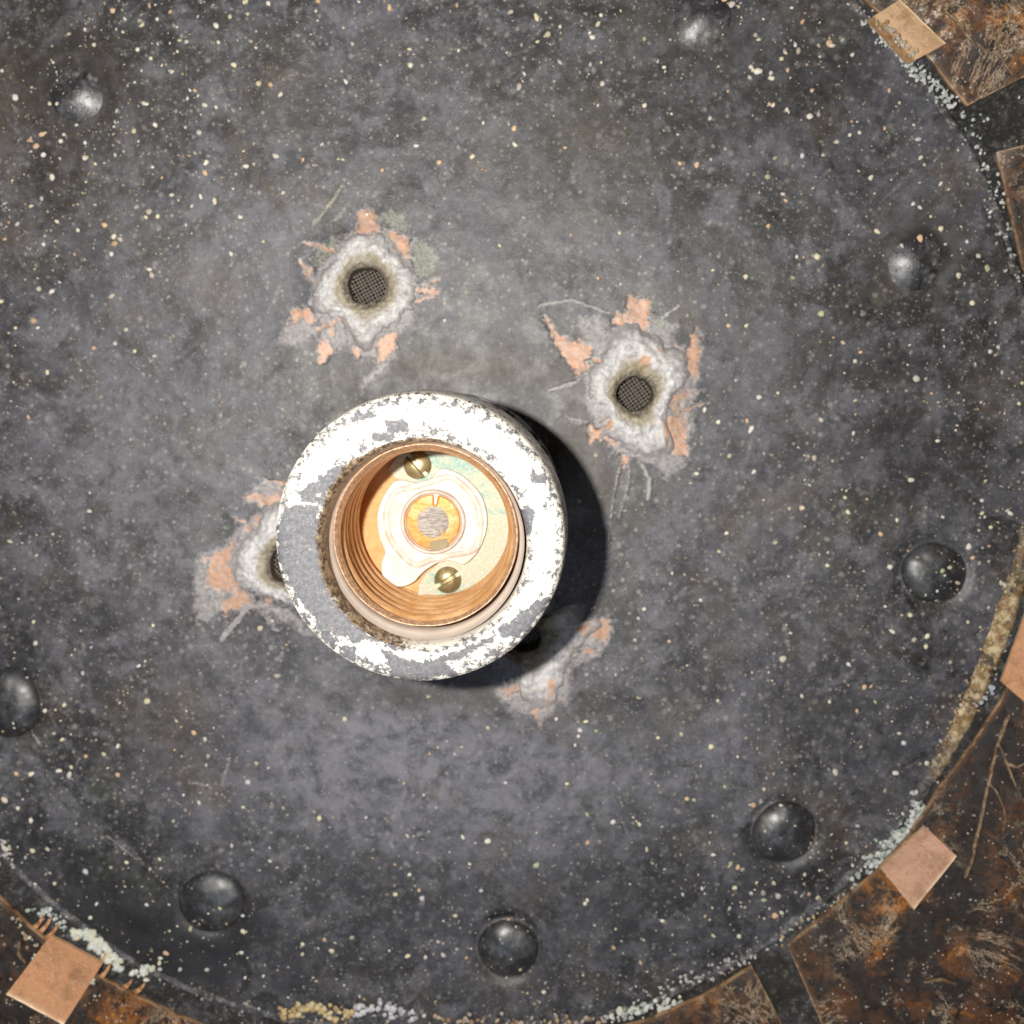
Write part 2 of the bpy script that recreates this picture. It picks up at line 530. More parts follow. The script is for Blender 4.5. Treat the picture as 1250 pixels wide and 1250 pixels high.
def tab_material(name, dark, light, stain):
    n = NT(name, spec=0.5)
    f1 = n.noise(4, 6, 0.65); f2 = n.noise(30, 4, 0.7)
    c = n.mix(n.ramp(f1, 0.38, 0.62), dark, light)
    c = n.mix(n.ramp(n.noise(2.2, 6, 0.7), 0.50, 0.66, 0, 0.75), c, stain)
    c = n.mix(n.ramp(n.noise(9, 6, 0.8), 0.59, 0.68, 0, 0.7), c, (0.26, 0.30, 0.22))
    c = n.mix(n.ramp(n.noise(14, 7, 0.8), 0.54, 0.68, 0, 0.6), c, (0.50, 0.34, 0.21))
    c = n.mix(n.ramp(n.noise(6, 7, 0.8, 0.5), 0.58, 0.67, 0, 0.75), c, (0.11, 0.055, 0.025))
    c = n.mix(n.attr('edge'), c, (0.74, 0.56, 0.38))
    return n.done(c, n.ramp(f1, 0.3, 0.7, 0.38, 0.6), 0.2, n.bump(n.math('ADD', f1, n.math('MULTIPLY', f2, 0.3)), 0.4, 0.05))


M_TAB = tab_material('tab_copper_orange', (0.31, 0.125, 0.04), (0.42, 0.20, 0.085), (0.20, 0.09, 0.03))
M_TABP = tab_material('tab_copper_pink', (0.29, 0.14, 0.078), (0.42, 0.24, 0.15), (0.22, 0.095, 0.045))
M_TABT = tab_material('tab_copper_tan', (0.30, 0.16, 0.07), (0.40, 0.26, 0.14), (0.24, 0.11, 0.025))

n = NT('pale_flake', spec=0.4)
M_FLAKE = n.done(n.mix(n.ramp(n.noise(9, 6, 0.8), 0.42, 0.62), (0.12, 0.06, 0.025), (0.44, 0.31, 0.19)), 0.5, 0, n.bump(n.noise(20, 4), 0.4, 0.03))

# porcelain
n = NT('worn_porcelain', spec=0.5)
a = n.sep(n.attr('marks', 'Color'))
nz = n.noise(9, 8, 0.76); nz2 = n.noise(4.0, 7, 0.72)
c = n.mix(n.ramp(n.noise(1.2, 3), 0.3, 0.7), (0.84, 0.81, 0.72), (0.80, 0.76, 0.69))
grey = n.mix(n.ramp(n.noise(14, 6, 0.75), 0.35, 0.75), (0.10, 0.10, 0.112), (0.21, 0.21, 0.225))
grey = n.mix(n.ramp(n.noise(20, 7, 0.85, 1.5), 0.57, 0.66), grey, (0.70, 0.69, 0.68))
grey = n.mix(n.ramp(n.noise(6, 5, 0.8), 0.58, 0.66, 0, 0.7), grey, (0.30, 0.22, 0.19))
wear = n.ramp(n.math('ADD', n.math('MULTIPLY', a[0], 0.72), n.math('ADD', n.math('MULTIPLY', n.math('SUBTRACT', nz, 0.5), 1.9), n.math('MULTIPLY', n.math('SUBTRACT', n.noise(34, 5, 0.8), 0.5), 0.7))), 0.30, 0.42)
c = n.mix(wear, c, grey)
chip = n.math('MULTIPLY', n.ramp(n.noise(15, 8, 0.82), 0.585, 0.63), n.ramp(n.math('ADD', n.noise(2.0, 5, 0.7), n.math('MULTIPLY', a[2], 0.4)), 0.42, 0.58))
c = n.mix(chip, c, (0.20, 0.17, 0.19))
rimd = n.math('MULTIPLY', n.ramp(n.math('ADD', nz, n.math('MULTIPLY', n.noise(24, 4, 0.7), 0.5)), 0.74, 0.84), a[2])
c = n.mix(rimd, c, (0.10, 0.07, 0.06))
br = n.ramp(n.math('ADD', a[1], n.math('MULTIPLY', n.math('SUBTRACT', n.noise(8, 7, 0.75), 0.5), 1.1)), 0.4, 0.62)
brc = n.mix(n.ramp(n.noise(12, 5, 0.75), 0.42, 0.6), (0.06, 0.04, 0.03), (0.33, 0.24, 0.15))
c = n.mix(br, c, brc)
M_PORC = n.done(c, n.math('ADD', 0.30, n.math('MULTIPLY', wear, 0.35)), 0.0,
                n.bump(n.math('SUBTRACT', n.math('MULTIPLY', nz2, 0.3), n.math('ADD', wear, chip)), 0.35, 0.02))

n = NT('inner_porcelain', spec=0.3)
c = n.mix(n.ramp(n.noise(3, 5, 0.7), 0.35, 0.7), (0.62, 0.55, 0.48), (0.72, 0.65, 0.58))
M_PORC_IN = n.done(c, 0.5)

n = NT('socket_side', spec=0.6)
nz = n.noise(4, 7, 0.7)
c = n.mix(n.ramp(nz, 0.42, 0.50), (0.025, 0.02, 0.02), (0.55, 0.56, 0.62))
M_SIDE = n.done(c, 0.3, 0.0, n.bump(nz, 0.4, 0.03))

n = NT('shell_copper', spec=0.5)
f1 = n.noise(3, 5, 0.6); st = n.noise(5, 5, 0.7, vec=n.mapping((1, 1, 8)))
zc = n.t.nodes.new('ShaderNodeSeparateXYZ'); n.link(n.obj, zc.inputs[0])
c = n.mix(n.ramp(f1, 0.35, 0.65), (0.62, 0.33, 0.13), (0.76, 0.49, 0.25))
c = n.mix(n.ramp(st, 0.50, 0.68, 0, 0.7), c, (0.42, 0.19, 0.08))
c = n.mix(n.ramp(n.noise(6, 7, 0.8), 0.56, 0.66, 0, 0.6), c, (0.24, 0.12, 0.06))
lip = n.attr('lip')
lp = n.ramp(n.math('ADD', lip, n.math('MULTIPLY', n.math('SUBTRACT', n.noise(10, 6, 0.75), 0.5), 0.9)), 0.45, 0.9, 0, 0.85)
c = n.mix(lp, c, n.mix(n.ramp(n.noise(18, 5, 0.7), 0.4, 0.6), (0.34, 0.20, 0.12), (0.66, 0.45, 0.31)))
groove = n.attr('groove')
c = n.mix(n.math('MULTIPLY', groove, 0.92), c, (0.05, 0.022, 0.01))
M_SHELL = n.done(c, n.ramp(f1, 0.3, 0.7, 0.34, 0.5), 0.40, n.bump(st, 0.15, 0.02))

n = NT('fibre_board', rough=0.8, spec=0.2)
c = n.mix(n.ramp(n.noise(7, 6, 0.7), 0.3, 0.7), (0.60, 0.30, 0.12), (0.68, 0.40, 0.19))
M_FIBRE = n.done(c, 0.8, 0, n.bump(n.noise(40, 4), 0.2, 0.02))

n = NT('zinc_plated', spec=0.5)
f1 = n.noise(1.1, 4, 0.6, 0.8)
c = n.mix(n.ramp(f1, 0.40, 0.50), (0.24, 0.36, 0.30), (0.42, 0.42, 0.31))
c = n.mix(n.ramp(f1, 0.50, 0.62), c, (0.52, 0.41, 0.31))
c = n.mix(n.ramp(n.noise(26, 4, 0.8), 0.45, 0.65, 0, 0.5), c, (0.62, 0.63, 0.52))
M_ZINC = n.done(c, 0.5, 0.2, n.bump(n.noise(45, 4, 0.7), 0.5, 0.02))

n = NT('white_insulator', spec=0.4)
c = n.mix(n.ramp(n.noise(4, 6, 0.7), 0.42, 0.75, 0, 0.8), (0.66, 0.62, 0.56), (0.50, 0.39, 0.30))
c = n.mix(n.ramp(n.noise(2.2, 7, 0.8, 1.0), 0.50, 0.64, 0, 0.5), c, (0.52, 0.38, 0.26))
c = n.mix(n.ramp(n.noise(9, 5, 0.7), 0.64, 0.70), c, (0.30, 0.16, 0.10))
M_INSUL = n.done(c, 0.5, 0, n.bump(n.noise(12, 4), 0.15, 0.02))
n = NT('stained_rib', spec=0.4)
M_RIB = n.done(n.mix(n.ramp(n.noise(5, 5), 0.35, 0.65), (0.50, 0.40, 0.33), (0.64, 0.57, 0.50)), 0.5)

n = NT('contact_brass', spec=0.5)
f1 = n.noise(6, 5, 0.6)
c = n.mix(n.ramp(f1, 0.4, 0.62), (0.52, 0.20, 0.025), (0.55, 0.27, 0.10))
M_CONTACT = n.done(c, 0.45, 0.2, n.bump(n.noise(14, 5), 0.4, 0.02))
n = NT('scratched_rivet', spec=0.5)
sc_ = n.noise(3, 6, 0.8, vec=n.mapping((2.2, 16, 1), (0, 0, 0.90)))
c = n.mix(n.ramp(sc_, 0.42, 0.6), (0.40, 0.35, 0.32), (0.80, 0.76, 0.70))
M_RIVHEAD = n.done(c, 0.5, 0.2, n.bump(sc_, 0.9, 0.05))
n = NT('brass_screw', spec=0.5)
f1 = n.noise(5, 5, 0.6)
c = n.mix(n.ramp(f1, 0.35, 0.65), (0.26, 0.21, 0.10), (0.44, 0.37, 0.20))
M_SCREW = n.done(c, 0.36, 0.6, n.bump(n.noise(20, 4), 0.2, 0.02))
n = NT('dark_gap', rough=0.6)
M_GAP = n.done(n.mix(n.noise(9, 4), (0.20, 0.15, 0.07), (0.34, 0.27, 0.15)))


# ------------------------------------------------------------------ blobs (crumbs, crusts)
def ico_variants(sub, k):
    out = []
    bm = bmesh.new(); bmesh.ops.create_icosphere(bm, subdivisions=sub, radius=1)
    V = np.array([v.co[:] for v in bm.verts]); Fc = np.array([[v.index for v in f.verts] for f in bm.faces]); bm.free()
    for i in range(k):
        d = 1 + 0.55 * (vnoise(V[:, 0] * 1.7 + 11 * i + 50, V[:, 1] * 1.7 + V[:, 2] * 2.3 + 5 * i + 50, i) - 0.5)
        d = d + 0.25 * (vnoise(V[:, 0] * 4 + 7 * i + 90, V[:, 1] * 4 + V[:, 2] * 3 + 50, i + 9) - 0.5)
        out.append(V * d[:, None])
    return out, Fc


ICO, ICOF = ico_variants(2, 10)
ICOs, ICOFs = ico_variants(1, 6)
PAL = [(0.66, 0.60, 0.42), (0.70, 0.66, 0.55), (0.62, 0.42, 0.26), (0.66, 0.62, 0.56), (0.44, 0.48, 0.30), (0.50, 0.44, 0.36), (0.60, 0.58, 0.60), (0.34, 0.31, 0.29)]


class Blobs:
    def __init__(s): s.v = []; s.f = []; s.c = []; s.n = 0

    def add(s, p, r, tint, flat=0.6, small=False):
        src, fc = (ICOs, ICOFs) if small else (ICO, ICOF)
        V = src[rng.integers(len(src))]
        a = rng.uniform(0, 2 * PI); ca, sa = math.cos(a), math.sin(a)
        st = rng.uniform(0.75, 1.3)
        x = V[:, 0] * st; y = V[:, 1] / st
        W = np.stack([(x * ca - y * sa) * r, (x * sa + y * ca) * r, V[:, 2] * r * flat], -1) + np.asarray(p)
        s.v.append(W); s.f.append(fc + s.n); s.n += len(V)
        s.c.append(np.tile(np.array([*tint, 1.0]), (len(V), 1)))

    def build(s, name, parent, kind='stuff'):
        return mk(name, np.concatenate(s.v), np.concatenate(s.f), M_CRUMB, parent, attrs={'tint': np.concatenate(s.c)}, kind=kind)


def tint():
    t = np.array(PAL[rng.choice(len(PAL), p=[.20, .20, .12, .14, .08, .10, .08, .08])])
    return tuple(np.clip(t * rng.uniform(0.75, 1.15), 0, 0.85))


# ------------------------------------------------------------------ canopy
canopy = thing('lamp_canopy', 'large blackened hammered copper lamp canopy with domed rivets and four soldered vent holes', 'lamp canopy', CC)

HOLES = [(447.5, 349, 23), (775, 481, 22), (352, 690, 24), (640, 777, 20)]
BOSS = [(860, 20), (1120, 318), (1141, 700), (957, 1016), (620, 1160), (258, 1101), (8, 860), (90, 112)]
BW = [at(x, y, 0.1) for x, y in BOSS]


def zA(p): return [(310 + x / 4.1667, 210 + y / 4.1667) for x, y in p]
def zB(p): return [(630 + x / 4.1667, 330 + y / 4.1667) for x, y in p]
def zC(p): return [(210 + x / 5, 560 + y / 5) for x, y in p]
def zD(p): return [(560 + x / 5, 720 + y / 5) for x, y in p]


COPPER = [zA(p) for p in (
    [(520, 210), (600, 190), (645, 250), (640, 330), (560, 330), (520, 310)],
    [(650, 290), (800, 330), (795, 450), (760, 450), (700, 370)],
    [(190, 700), (270, 680), (325, 760), (300, 800), (250, 740), (160, 780)],
    [(330, 860), (370, 840), (420, 900), (350, 990), (320, 980)],
    [(500, 890), (560, 880), (550, 960), (520, 975)],
    [(640, 830), (740, 790), (740, 890), (670, 950), (610, 1000), (630, 900)])] + [zB(p) for p in (
    [(575, 120), (695, 140), (665, 310), (480, 290), (500, 220), (550, 200)],
    [(120, 225), (145, 230), (210, 330), (390, 370), (360, 520), (310, 570), (240, 450), (180, 360)],
    [(910, 290), (940, 310), (935, 470), (900, 590), (845, 470), (880, 370)],
    [(790, 650), (830, 610), (895, 595), (890, 655), (810, 690)],
    [(350, 790), (420, 810), (560, 910), (430, 870), (360, 880)],
    [(740, 750), (850, 730), (890, 900), (850, 950), (760, 930)],
    [(430, 720), (500, 770), (480, 820), (440, 810)],
    [(540, 930), (610, 930), (580, 1000), (530, 990)],
    [(690, 370), (780, 410), (730, 430)], [(800, 360), (825, 360), (825, 420), (800, 420)])] + [zC(p) for p in (
    [(430, 220), (560, 200), (690, 190), (680, 270), (560, 280), (470, 250)],
    [(540, 110), (690, 140), (700, 180), (600, 150)],
    [(500, 380), (560, 340), (540, 410), (505, 415)],
    [(210, 600), (300, 540), (410, 490), (380, 570), (350, 650), (410, 780), (280, 830), (190, 760)],
    [(280, 850), (440, 790), (490, 880), (330, 950), (280, 920)],
    [(520, 830), (610, 840), (600, 920), (540, 900)],
    [(310, 940), (340, 940), (335, 1020), (320, 1020)])] + [zD(p) for p in (
    [(700, 230), (870, 165), (950, 190), (890, 330), (780, 300)],
    [(540, 540), (595, 540), (595, 690), (510, 740), (480, 700), (540, 660)],
    [(400, 740), (480, 720), (530, 820), (440, 790)],
    [(230, 610), (340, 590), (370, 650), (270, 650)], [(760, 330), (860, 350), (830, 400), (760, 380)])]
SMEAR = [zA(p) for p in (
    [(280, 640), (330, 450), (480, 290), (620, 250), (760, 330), (850, 560), (830, 740), (740, 860), (560, 960), (430, 860), (300, 760)],
    [(95, 880), (185, 710), (320, 700), (330, 830), (240, 890)],
    [(300, 770), (480, 800), (490, 880), (340, 985)],
    [(600, 980), (720, 850), (745, 960), (700, 980), (560, 1110), (500, 1180), (540, 1060)])] + [zB(p) for p in (
    [(310, 230), (440, 220), (500, 330), (430, 440), (330, 390)],
    [(650, 200), (820, 270), (810, 390), (680, 360)],
    [(340, 480), (430, 330), (640, 230), (880, 380), (940, 560), (880, 940), (760, 1010), (520, 950), (400, 820), (330, 660)],
    [(700, 930), (860, 940), (865, 1010), (770, 1080), (730, 1060)],
    [(240, 720), (370, 770), (330, 800), (260, 770)])] + [zC(p) for p in (
    [(140, 580), (330, 500), (420, 380), (620, 290), (680, 400), (470, 700), (520, 850), (720, 900), (930, 1140), (780, 1060), (500, 930), (300, 950), (210, 1020), (140, 990), (120, 800)],
    [(560, 110), (700, 130), (690, 300), (460, 290), (430, 230)])] + [zD(p) for p in (
    [(200, 600), (400, 500), (600, 520), (720, 380), (760, 180), (900, 130), (960, 190), (880, 400), (700, 480), (690, 620), (600, 740), (520, 830), (380, 770), (230, 690)],)]
TAN = [zA([(620, 230), (700, 160), (790, 230), (800, 320), (700, 310)]), zA([(800, 320), (900, 370), (945, 440), (880, 560), (810, 520)]),
       zA([(380, 240), (480, 150), (500, 180), (440, 260)]), zA([(300, 420), (380, 330), (460, 330), (360, 470), (300, 500)]),
       zB([(780, 660), (850, 640), (860, 780), (790, 860), (740, 760)]), zB([(700, 200), (800, 260), (760, 330), (690, 300)]),
       zD([(590, 380), (700, 280), (820, 150), (800, 300), (640, 480), (560, 560), (400, 560), (300, 530), (420, 500)]), zD([(560, 120), (720, 90), (730, 200), (640, 340), (570, 260)]),
       zB([(860, 690), (930, 720), (920, 800), (880, 800)])]
STROKES = [(zA([(300, 270), (380, 170), (450, 70)]), 5, 0), (zB([(120, 180), (280, 150), (470, 215)]), 4, 1), (zB([(170, 610), (300, 570)]), 5, 1),
           (zB([(535, 950), (505, 1100), (480, 1260)]), 2.5, 1), (zB([(575, 950), (570, 1100), (540, 1180), (520, 1260)]), 2.5, 1),
           (zB([(640, 990), (680, 1060), (670, 1160)]), 5, 1), (zB([(740, 240), (830, 180)]), 4, 1), (zC([(480, 890), (300, 1100)]), 8, 1),
           (zB([(250, 740), (340, 770)]), 3, 1), ([(130, 1020), (190, 1062)], 3, 1), ([(196, 1072), (216, 1090)], 2, 1), ([(40, 1040), (66, 1064)], 2, 1),
           ([(38, 890), (52, 912)], 3, 1), ([(280, 160), (300, 190), (330, 235), (345, 260)], 9, 2), ([(272, 955), (280, 925)], 3, 1),
           ([(232, 955), (258, 962)], 3, 1), ([(745, 640), (742, 660)], 2, 1)]

# polar grid
nseg = 1760
deg = np.linspace(-180, 180, nseg, endpoint=False)
rim = at(*seam_px(deg), 0.1)[:, :2]
R0 = 10.3
rings = np.concatenate([[0.02, 0.2, 0.5, 0.8, 1.1, 1.4, 1.6], np.arange(1.75, 6.2, 0.026), np.arange(6.2, R0, 0.042)]) / R0
rings = np.append(rings, 1.0)
S, RX = np.meshgrid(rings, rim[:, 0]); _, RY = np.meshgrid(rings, rim[:, 1])
X = CC[0] + S * (RX - CC[0]); Y = CC[1] + S * (RY - CC[1])
PX, PY = to_px(np.stack([X, Y, np.zeros_like(X)], -1))
wx = PX + 15 * (fbm(PX / 10, PY / 10, 3, 4) - 0.5); wy = PY + 15 * (fbm(PX / 10, PY / 10, 8, 4) - 0.5)
marks = np.zeros(X.shape + (4,)); sheen_stains = np.zeros(X.shape + (4,)); marks[..., 3] = 1; sheen_stains[..., 3] = 1
for p in COPPER: marks[..., 0] = np.maximum(marks[..., 0], poly_mask(wx, wy, p, 5.0))
for p in COPPER: marks[..., 1] = np.maximum(marks[..., 1], 0.75 * poly_mask(wx, wy, p, 9.0))
for p in SMEAR: marks[..., 1] = np.maximum(marks[..., 1], 0.72 * poly_mask(wx, wy, p, 7.0))
for p in TAN: marks[..., 2] = np.maximum(marks[..., 2], 0.85 * poly_mask(wx, wy, p, 5.0))
for p, wd, ch in STROKES:
    m_ = stroke_mask(PX + 0.25 * (wx - PX), PY + 0.25 * (wy - PY), p, wd, 1.3 if ch < 2 else 5)
    if ch == 0:
        marks[..., 2] = np.maximum(marks[..., 2], m_); marks[..., 0] = np.maximum(marks[..., 0], 0.5 * m_)
    elif ch == 1: marks[..., 1] = np.maximum(marks[..., 1], 0.8 * m_)
    else: sheen_stains[..., 1] = np.maximum(sheen_stains[..., 1], m_); marks[..., 2] = np.maximum(marks[..., 2], 0.4 * m_)


for hx, hy, hr in HOLES:
    for _ in range(26):
        a_ = rng.uniform(0, 2 * PI); r0 = rng.uniform(hr + 22, hr + 40); r1 = r0 + rng.uniform(8, 34)
        b_ = a_ + rng.normal(0, 0.22)
        p = [(hx + r0 * math.cos(a_), hy + r0 * math.sin(a_)), (hx + (r0 + r1) / 2 * math.cos((a_ + b_) / 2 + .03), hy + (r0 + r1) / 2 * math.sin((a_ + b_) / 2 + .03)), (hx + r1 * math.cos(b_), hy + r1 * math.sin(b_))]
        ch = 0 if rng.uniform() < 0.42 else 1
        m_ = stroke_mask(wx, wy, p, rng.uniform(2, 8), 2.0)
        marks[..., ch] = np.maximum(marks[..., ch], m_ * (0.9 if ch == 0 else 0.75))
        if ch == 0: marks[..., 1] = np.maximum(marks[..., 1], 0.6 * stroke_mask(wx, wy, p, 14, 5.0))
    dd_ = np.hypot(wx - hx, wy - hy)
    marks[..., 1] = np.maximum(marks[..., 1], 0.5 * np.exp(-((dd_ - hr - 22) / 20) ** 2))


def soft(cx, cy, rx, ry, amp):
    q = ((wx - cx) / rx) ** 2 + ((wy - cy) / ry) ** 2
    return amp * np.exp(-q) * (0.35 + 1.3 * fbm(PX / 45, PY / 45, 21, 4))


for a in ((200, 620, 130, 160, .35), (300, 800, 120, 60, .4), (430, 930, 150, 80, .9), (620, 960, 150, 60, .6), (500, 900, 200, 40, .5), (880, 880, 120, 110, .35), (540, 1010, 260, 60, .4), (900, 560, 130, 170, .28), (280, 300, 130, 120, .35), (1130, 240, 60, 70, .35),
          (640, 330, 200, 120, .25), (150, 560, 120, 180, .25), (720, 950, 160, 80, .35), (430, 60, 150, 60, .18)):
    sheen_stains[..., 0] += soft(*a)  # pale blue-grey patches; those below the socket are painted sheen
for a in ((560, 455, 130, 32, 1.1), (700, 560, 40, 90, .8), (90, 90, 60, 50, .7), (1120, 300, 60, 60, .5), (620, 1195, 60, 40, .4), (200, 890, 60, 60, .4), (60, 170, 120, 160, .4), (700, 180, 120, 80, .3), (840, 30, 60, 40, .4), (560, 850, 120, 18, .6)):
    sheen_stains[..., 1] += soft(*a)
for a in ((1120, 560, 90, 120, .5), (1060, 900, 90, 60, .4), (200, 1130, 120, 60, .8), (960, 1080, 80, 50, .6), (86, 100, 46, 46, 1.0), (1125, 296, 42, 40, .9), (858, 4, 50, 34, .8), (480, 480, 60, 22, .7), (600, 480, 60, 20, .7), (250, 1180, 160, 60, .7), (60, 1060, 120, 60, .6), (960, 90, 170, 90, .55), (1180, 980, 40, 160, .2), (700, 1120, 260, 60, .5), (980, 420, 110, 60, .3), (0, 760, 60, 90, .5)):
    sheen_stains[..., 2] += soft(*a)
sheen_stains = np.clip(sheen_stains, 0, 1)
dish = 0.1 * S ** 5
Z = dish + 0.10 * (fbm(X * 0.45 + 30, Y * 0.45 + 30, 5, 2) - 0.5) + 0.035 * (fbm(X * 1.4 + 30, Y * 1.4 + 30, 6, 3) - 0.5)
Z += 0.022 * marks[..., 1] * (fbm(PX / 7, PY / 7, 15, 3) - 0.25) - 0.008 * (marks[..., 0] > 0.5)
for hx, hy, hr in HOLES:
    dh = np.hypot(PX - hx, PY - hy)
    Z += 0.08 * np.exp(-((dh - hr) / 38) ** 2)
for bi, (bx, by, _) in enumerate(BW):
    db = np.hypot(X - bx, Y - by)
    Z += (0.15 if bi in (0, 1, 7) else 1.0) * (-0.05 * np.exp(-((db - 0.58) / 0.09) ** 2) + 0.006 * np.exp(-((db - 0.85) / 0.2) ** 2)) * (0.3 + 1.4 * fbm(X * 1.3 + 20, Y * 1.3 + 20, 61, 2))


def plate_z(x, y):
    s = np.hypot(x - CC[0], y - CC[1]) / seam_r(x, y)
    return float(0.1 * s ** 5 + 0.10 * (fbm(np.array(x * 0.45 + 30), np.array(y * 0.45 + 30), 5, 2) - 0.5) + 0.035 * (fbm(np.array(x * 1.4 + 30), np.array(y * 1.4 + 30), 6, 3) - 0.5)) if s < 1 else float(z_cone(x, y))


fc = grid_faces(nseg, len(rings), wrap_n=True)
cxp = PX.ravel()[fc].mean(1); cyp = PY.ravel()[fc].mean(1)
keep = np.ones(len(fc), bool)
for hx, hy, hr in HOLES: keep &= np.hypot(cxp - hx, cyp - hy) > hr + 13
fc = fc[keep]
V = np.stack([X, Y, Z], -1).reshape(-1, 3)
mk('plate', V, fc, M_PLATE, canopy, attrs={'marks': marks.reshape(-1, 4), 'sheen_stains': sheen_stains.reshape(-1, 4)})
del S, RX, RY, wx, wy

# solder collars and gauze in the four vent holes
OUT = [zA([(300, 600), (400, 440), (480, 330), (560, 315), (640, 320), (720, 400), (790, 470), (835, 600), (800, 700), (700, 780), (620, 860), (560, 890), (490, 830), (430, 760), (320, 720)]),
       zB([(360, 540), (430, 440), (500, 320), (600, 290), (700, 350), (760, 390), (850, 430), (890, 520), (860, 600), (790, 640), (770, 740), (800, 860), (780, 930), (690, 960), (560, 900), (440, 830), (480, 760), (440, 700), (370, 650)]),
       zC([(640, 270), (540, 350), (450, 490), (380, 600), (375, 740), (480, 830), (600, 870), (740, 900), (850, 900), (900, 640), (760, 350)]),
       zD([(560, 120), (720, 90), (760, 180), (860, 180), (800, 300), (690, 400), (640, 520), (590, 690), (520, 740), (440, 700), (340, 590), (340, 520), (380, 450), (385, 360), (400, 260), (470, 180)])]
for hi, (hx, hy, hr) in enumerate(HOLES):
    oc = np.array(smooth_loop(OUT[hi], 8))
    an = np.arctan2(oc[:, 1] - hy, oc[:, 0] - hx); ra = np.hypot(oc[:, 1] - hy, oc[:, 0] - hx)
    o_ = np.argsort(an); an = an[o_]; ra = ra[o_]
    nt, nr = 220, 56
    t = np.linspace(-PI, PI, nt, endpoint=False)
    Ro = np.interp(t, an, ra, period=2 * PI)
    ct, st_ = np.cos(t), np.sin(t)
    Ro = Ro + 13 * (fbm(ct * 3 + 40, st_ * 3 + 9 + hi * 7, 4, 3) - 0.5) + 12 * (fbm(ct * 9 + 40, st_ * 9 + 30 + hi * 7, 5, 3) - 0.5)
    Ro = np.maximum(Ro, hr + 17)
    u = np.linspace(-0.25, 1.06, nr)
    T, U = np.meshgrid(t, u, indexing='ij'); RO = np.meshgrid(Ro, u, indexing='ij')[0]
    hrr = hr * (1.0 + 0.22 * (fbm(np.cos(T) * 1.5 + 9, np.sin(T) * 1.5 + 9 + hi, 2, 3) - 0.5))
    sq = 1 + 0.03 * np.cos(4 * (T - 0.6 - hi))
    hrr = hrr * sq
    RR = np.where(U > 0, hrr + (RO - hrr) * np.clip(U, 0, 2), hrr * (1 + U * 0.35))
    gx = hx + RR * np.cos(T); gy = hy + RR * np.sin(T)
    lump = fbm(gx / 17 + 3, gy / 17 + hi * 5, 31 + hi, 3)
    lump2 = fbm(gx / 6 + 3, gy / 6 + hi * 5, 41 + hi, 2)
    prof = np.where(U < 0, 0.02 + U * 1.5, np.clip(U / 0.55, 0, 1) ** 1.1 * 0.12 * np.clip((1.06 - U) / 0.75, 0, 1) ** 1.1)
    hgt = prof * np.where(U > 0, 0.15 + 1.9 * lump, 1) + np.where(U > 0, 0.07 * (lump2 - 0.5), 0) + 0.02
    hgt = hgt - 0.05 * np.clip((U - 0.9) / 0.16, 0, 1) ** 1.5
    base = at(gx, gy, np.full(gx.shape, 0.05))
    zz = np.array([plate_z(a, b) for a, b in zip(base[:, ::11, 0].ravel(), base[:, ::11, 1].ravel())]).mean()
    base[..., 2] = zz + hgt + 0.02
    mm = np.zeros(gx.shape + (4,)); mm[..., 3] = 1
    for p in COPPER + ([zB([(640, 430), (690, 440), (665, 530), (600, 520), (590, 480)])] if hi == 1 else []):
        mm[..., 0] = np.maximum(mm[..., 0], poly_mask(gx, gy, p, 3))
    mm[..., 1] = np.clip(1.2 - U * (1.9 if hi == 0 else 2.3), 0, 1.2)
    mm[..., 2] = np.clip((U - 0.55) / 0.45, 0, 1)
    if hi == 3: mm[..., 1] = np.maximum(mm[..., 1], np.clip((660 - gx + 0.6 * (800 - gy)) / 20, 0, 1.1))  # socket's cast shadow painted into the left side of this collar
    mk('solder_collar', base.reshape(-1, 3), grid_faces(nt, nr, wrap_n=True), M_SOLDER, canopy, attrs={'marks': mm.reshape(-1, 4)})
    # gauze
    c0 = at(hx, hy, -0.25); vs = []; fs = []
    half = hr * 0.0146 * 1.25; ang = math.radians(28 + 7 * hi); sp = 0.058; rad = 0.0115
    k_ = int(half / sp)
    for dr in range(2):
        for i in range(-k_, k_ + 1):
            off = i * sp + rng.uniform(-.007, .007); L = math.sqrt(max(half ** 2 - off ** 2, 0.001))
            m = 2 * k_ + 2
            for j in range(m):
                s_ = -L + 2 * L * j / (m - 1)
                zo = 0.008 * (1 if (i + j + dr) % 2 else -1)
                p = (s_, off) if dr == 0 else (-off, s_)
                q = (p[0] * math.cos(ang) - p[1] * math.sin(ang), p[0] * math.sin(ang) + p[1] * math.cos(ang))
                tx, ty = (math.cos(ang), math.sin(ang)) if dr == 0 else (-math.sin(ang), math.cos(ang))
                for a_ in range(4):
                    n1 = rad * math.cos(a_ * PI / 2); n2 = rad * math.sin(a_ * PI / 2)
                    vs.append((c0[0] + q[0] - ty * n1, c0[1] + q[1] + tx * n1, c0[2] + zo + n2))
                if j:
                    b = len(vs) - 8
                    for a_ in range(4): fs.append((b + a_, b + (a_ + 1) % 4, b + 4 + (a_ + 1) % 4, b + 4 + a_))
    mk('wire_gauze', vs, fs, M_WIRE, canopy, kind='stuff')
    pv, pf = lathe([(0.001, -1.0), (half * 1.5, -1.0), (half * 1.5, -0.12), (half * 1.5 + 0.04, -0.12)], 40, (c0[0], c0[1]))
    mk('added_backing', pv.reshape(-1, 3), pf, M_BACKING, canopy)  # added, unseen; keeps the bright background out from behind the gauze

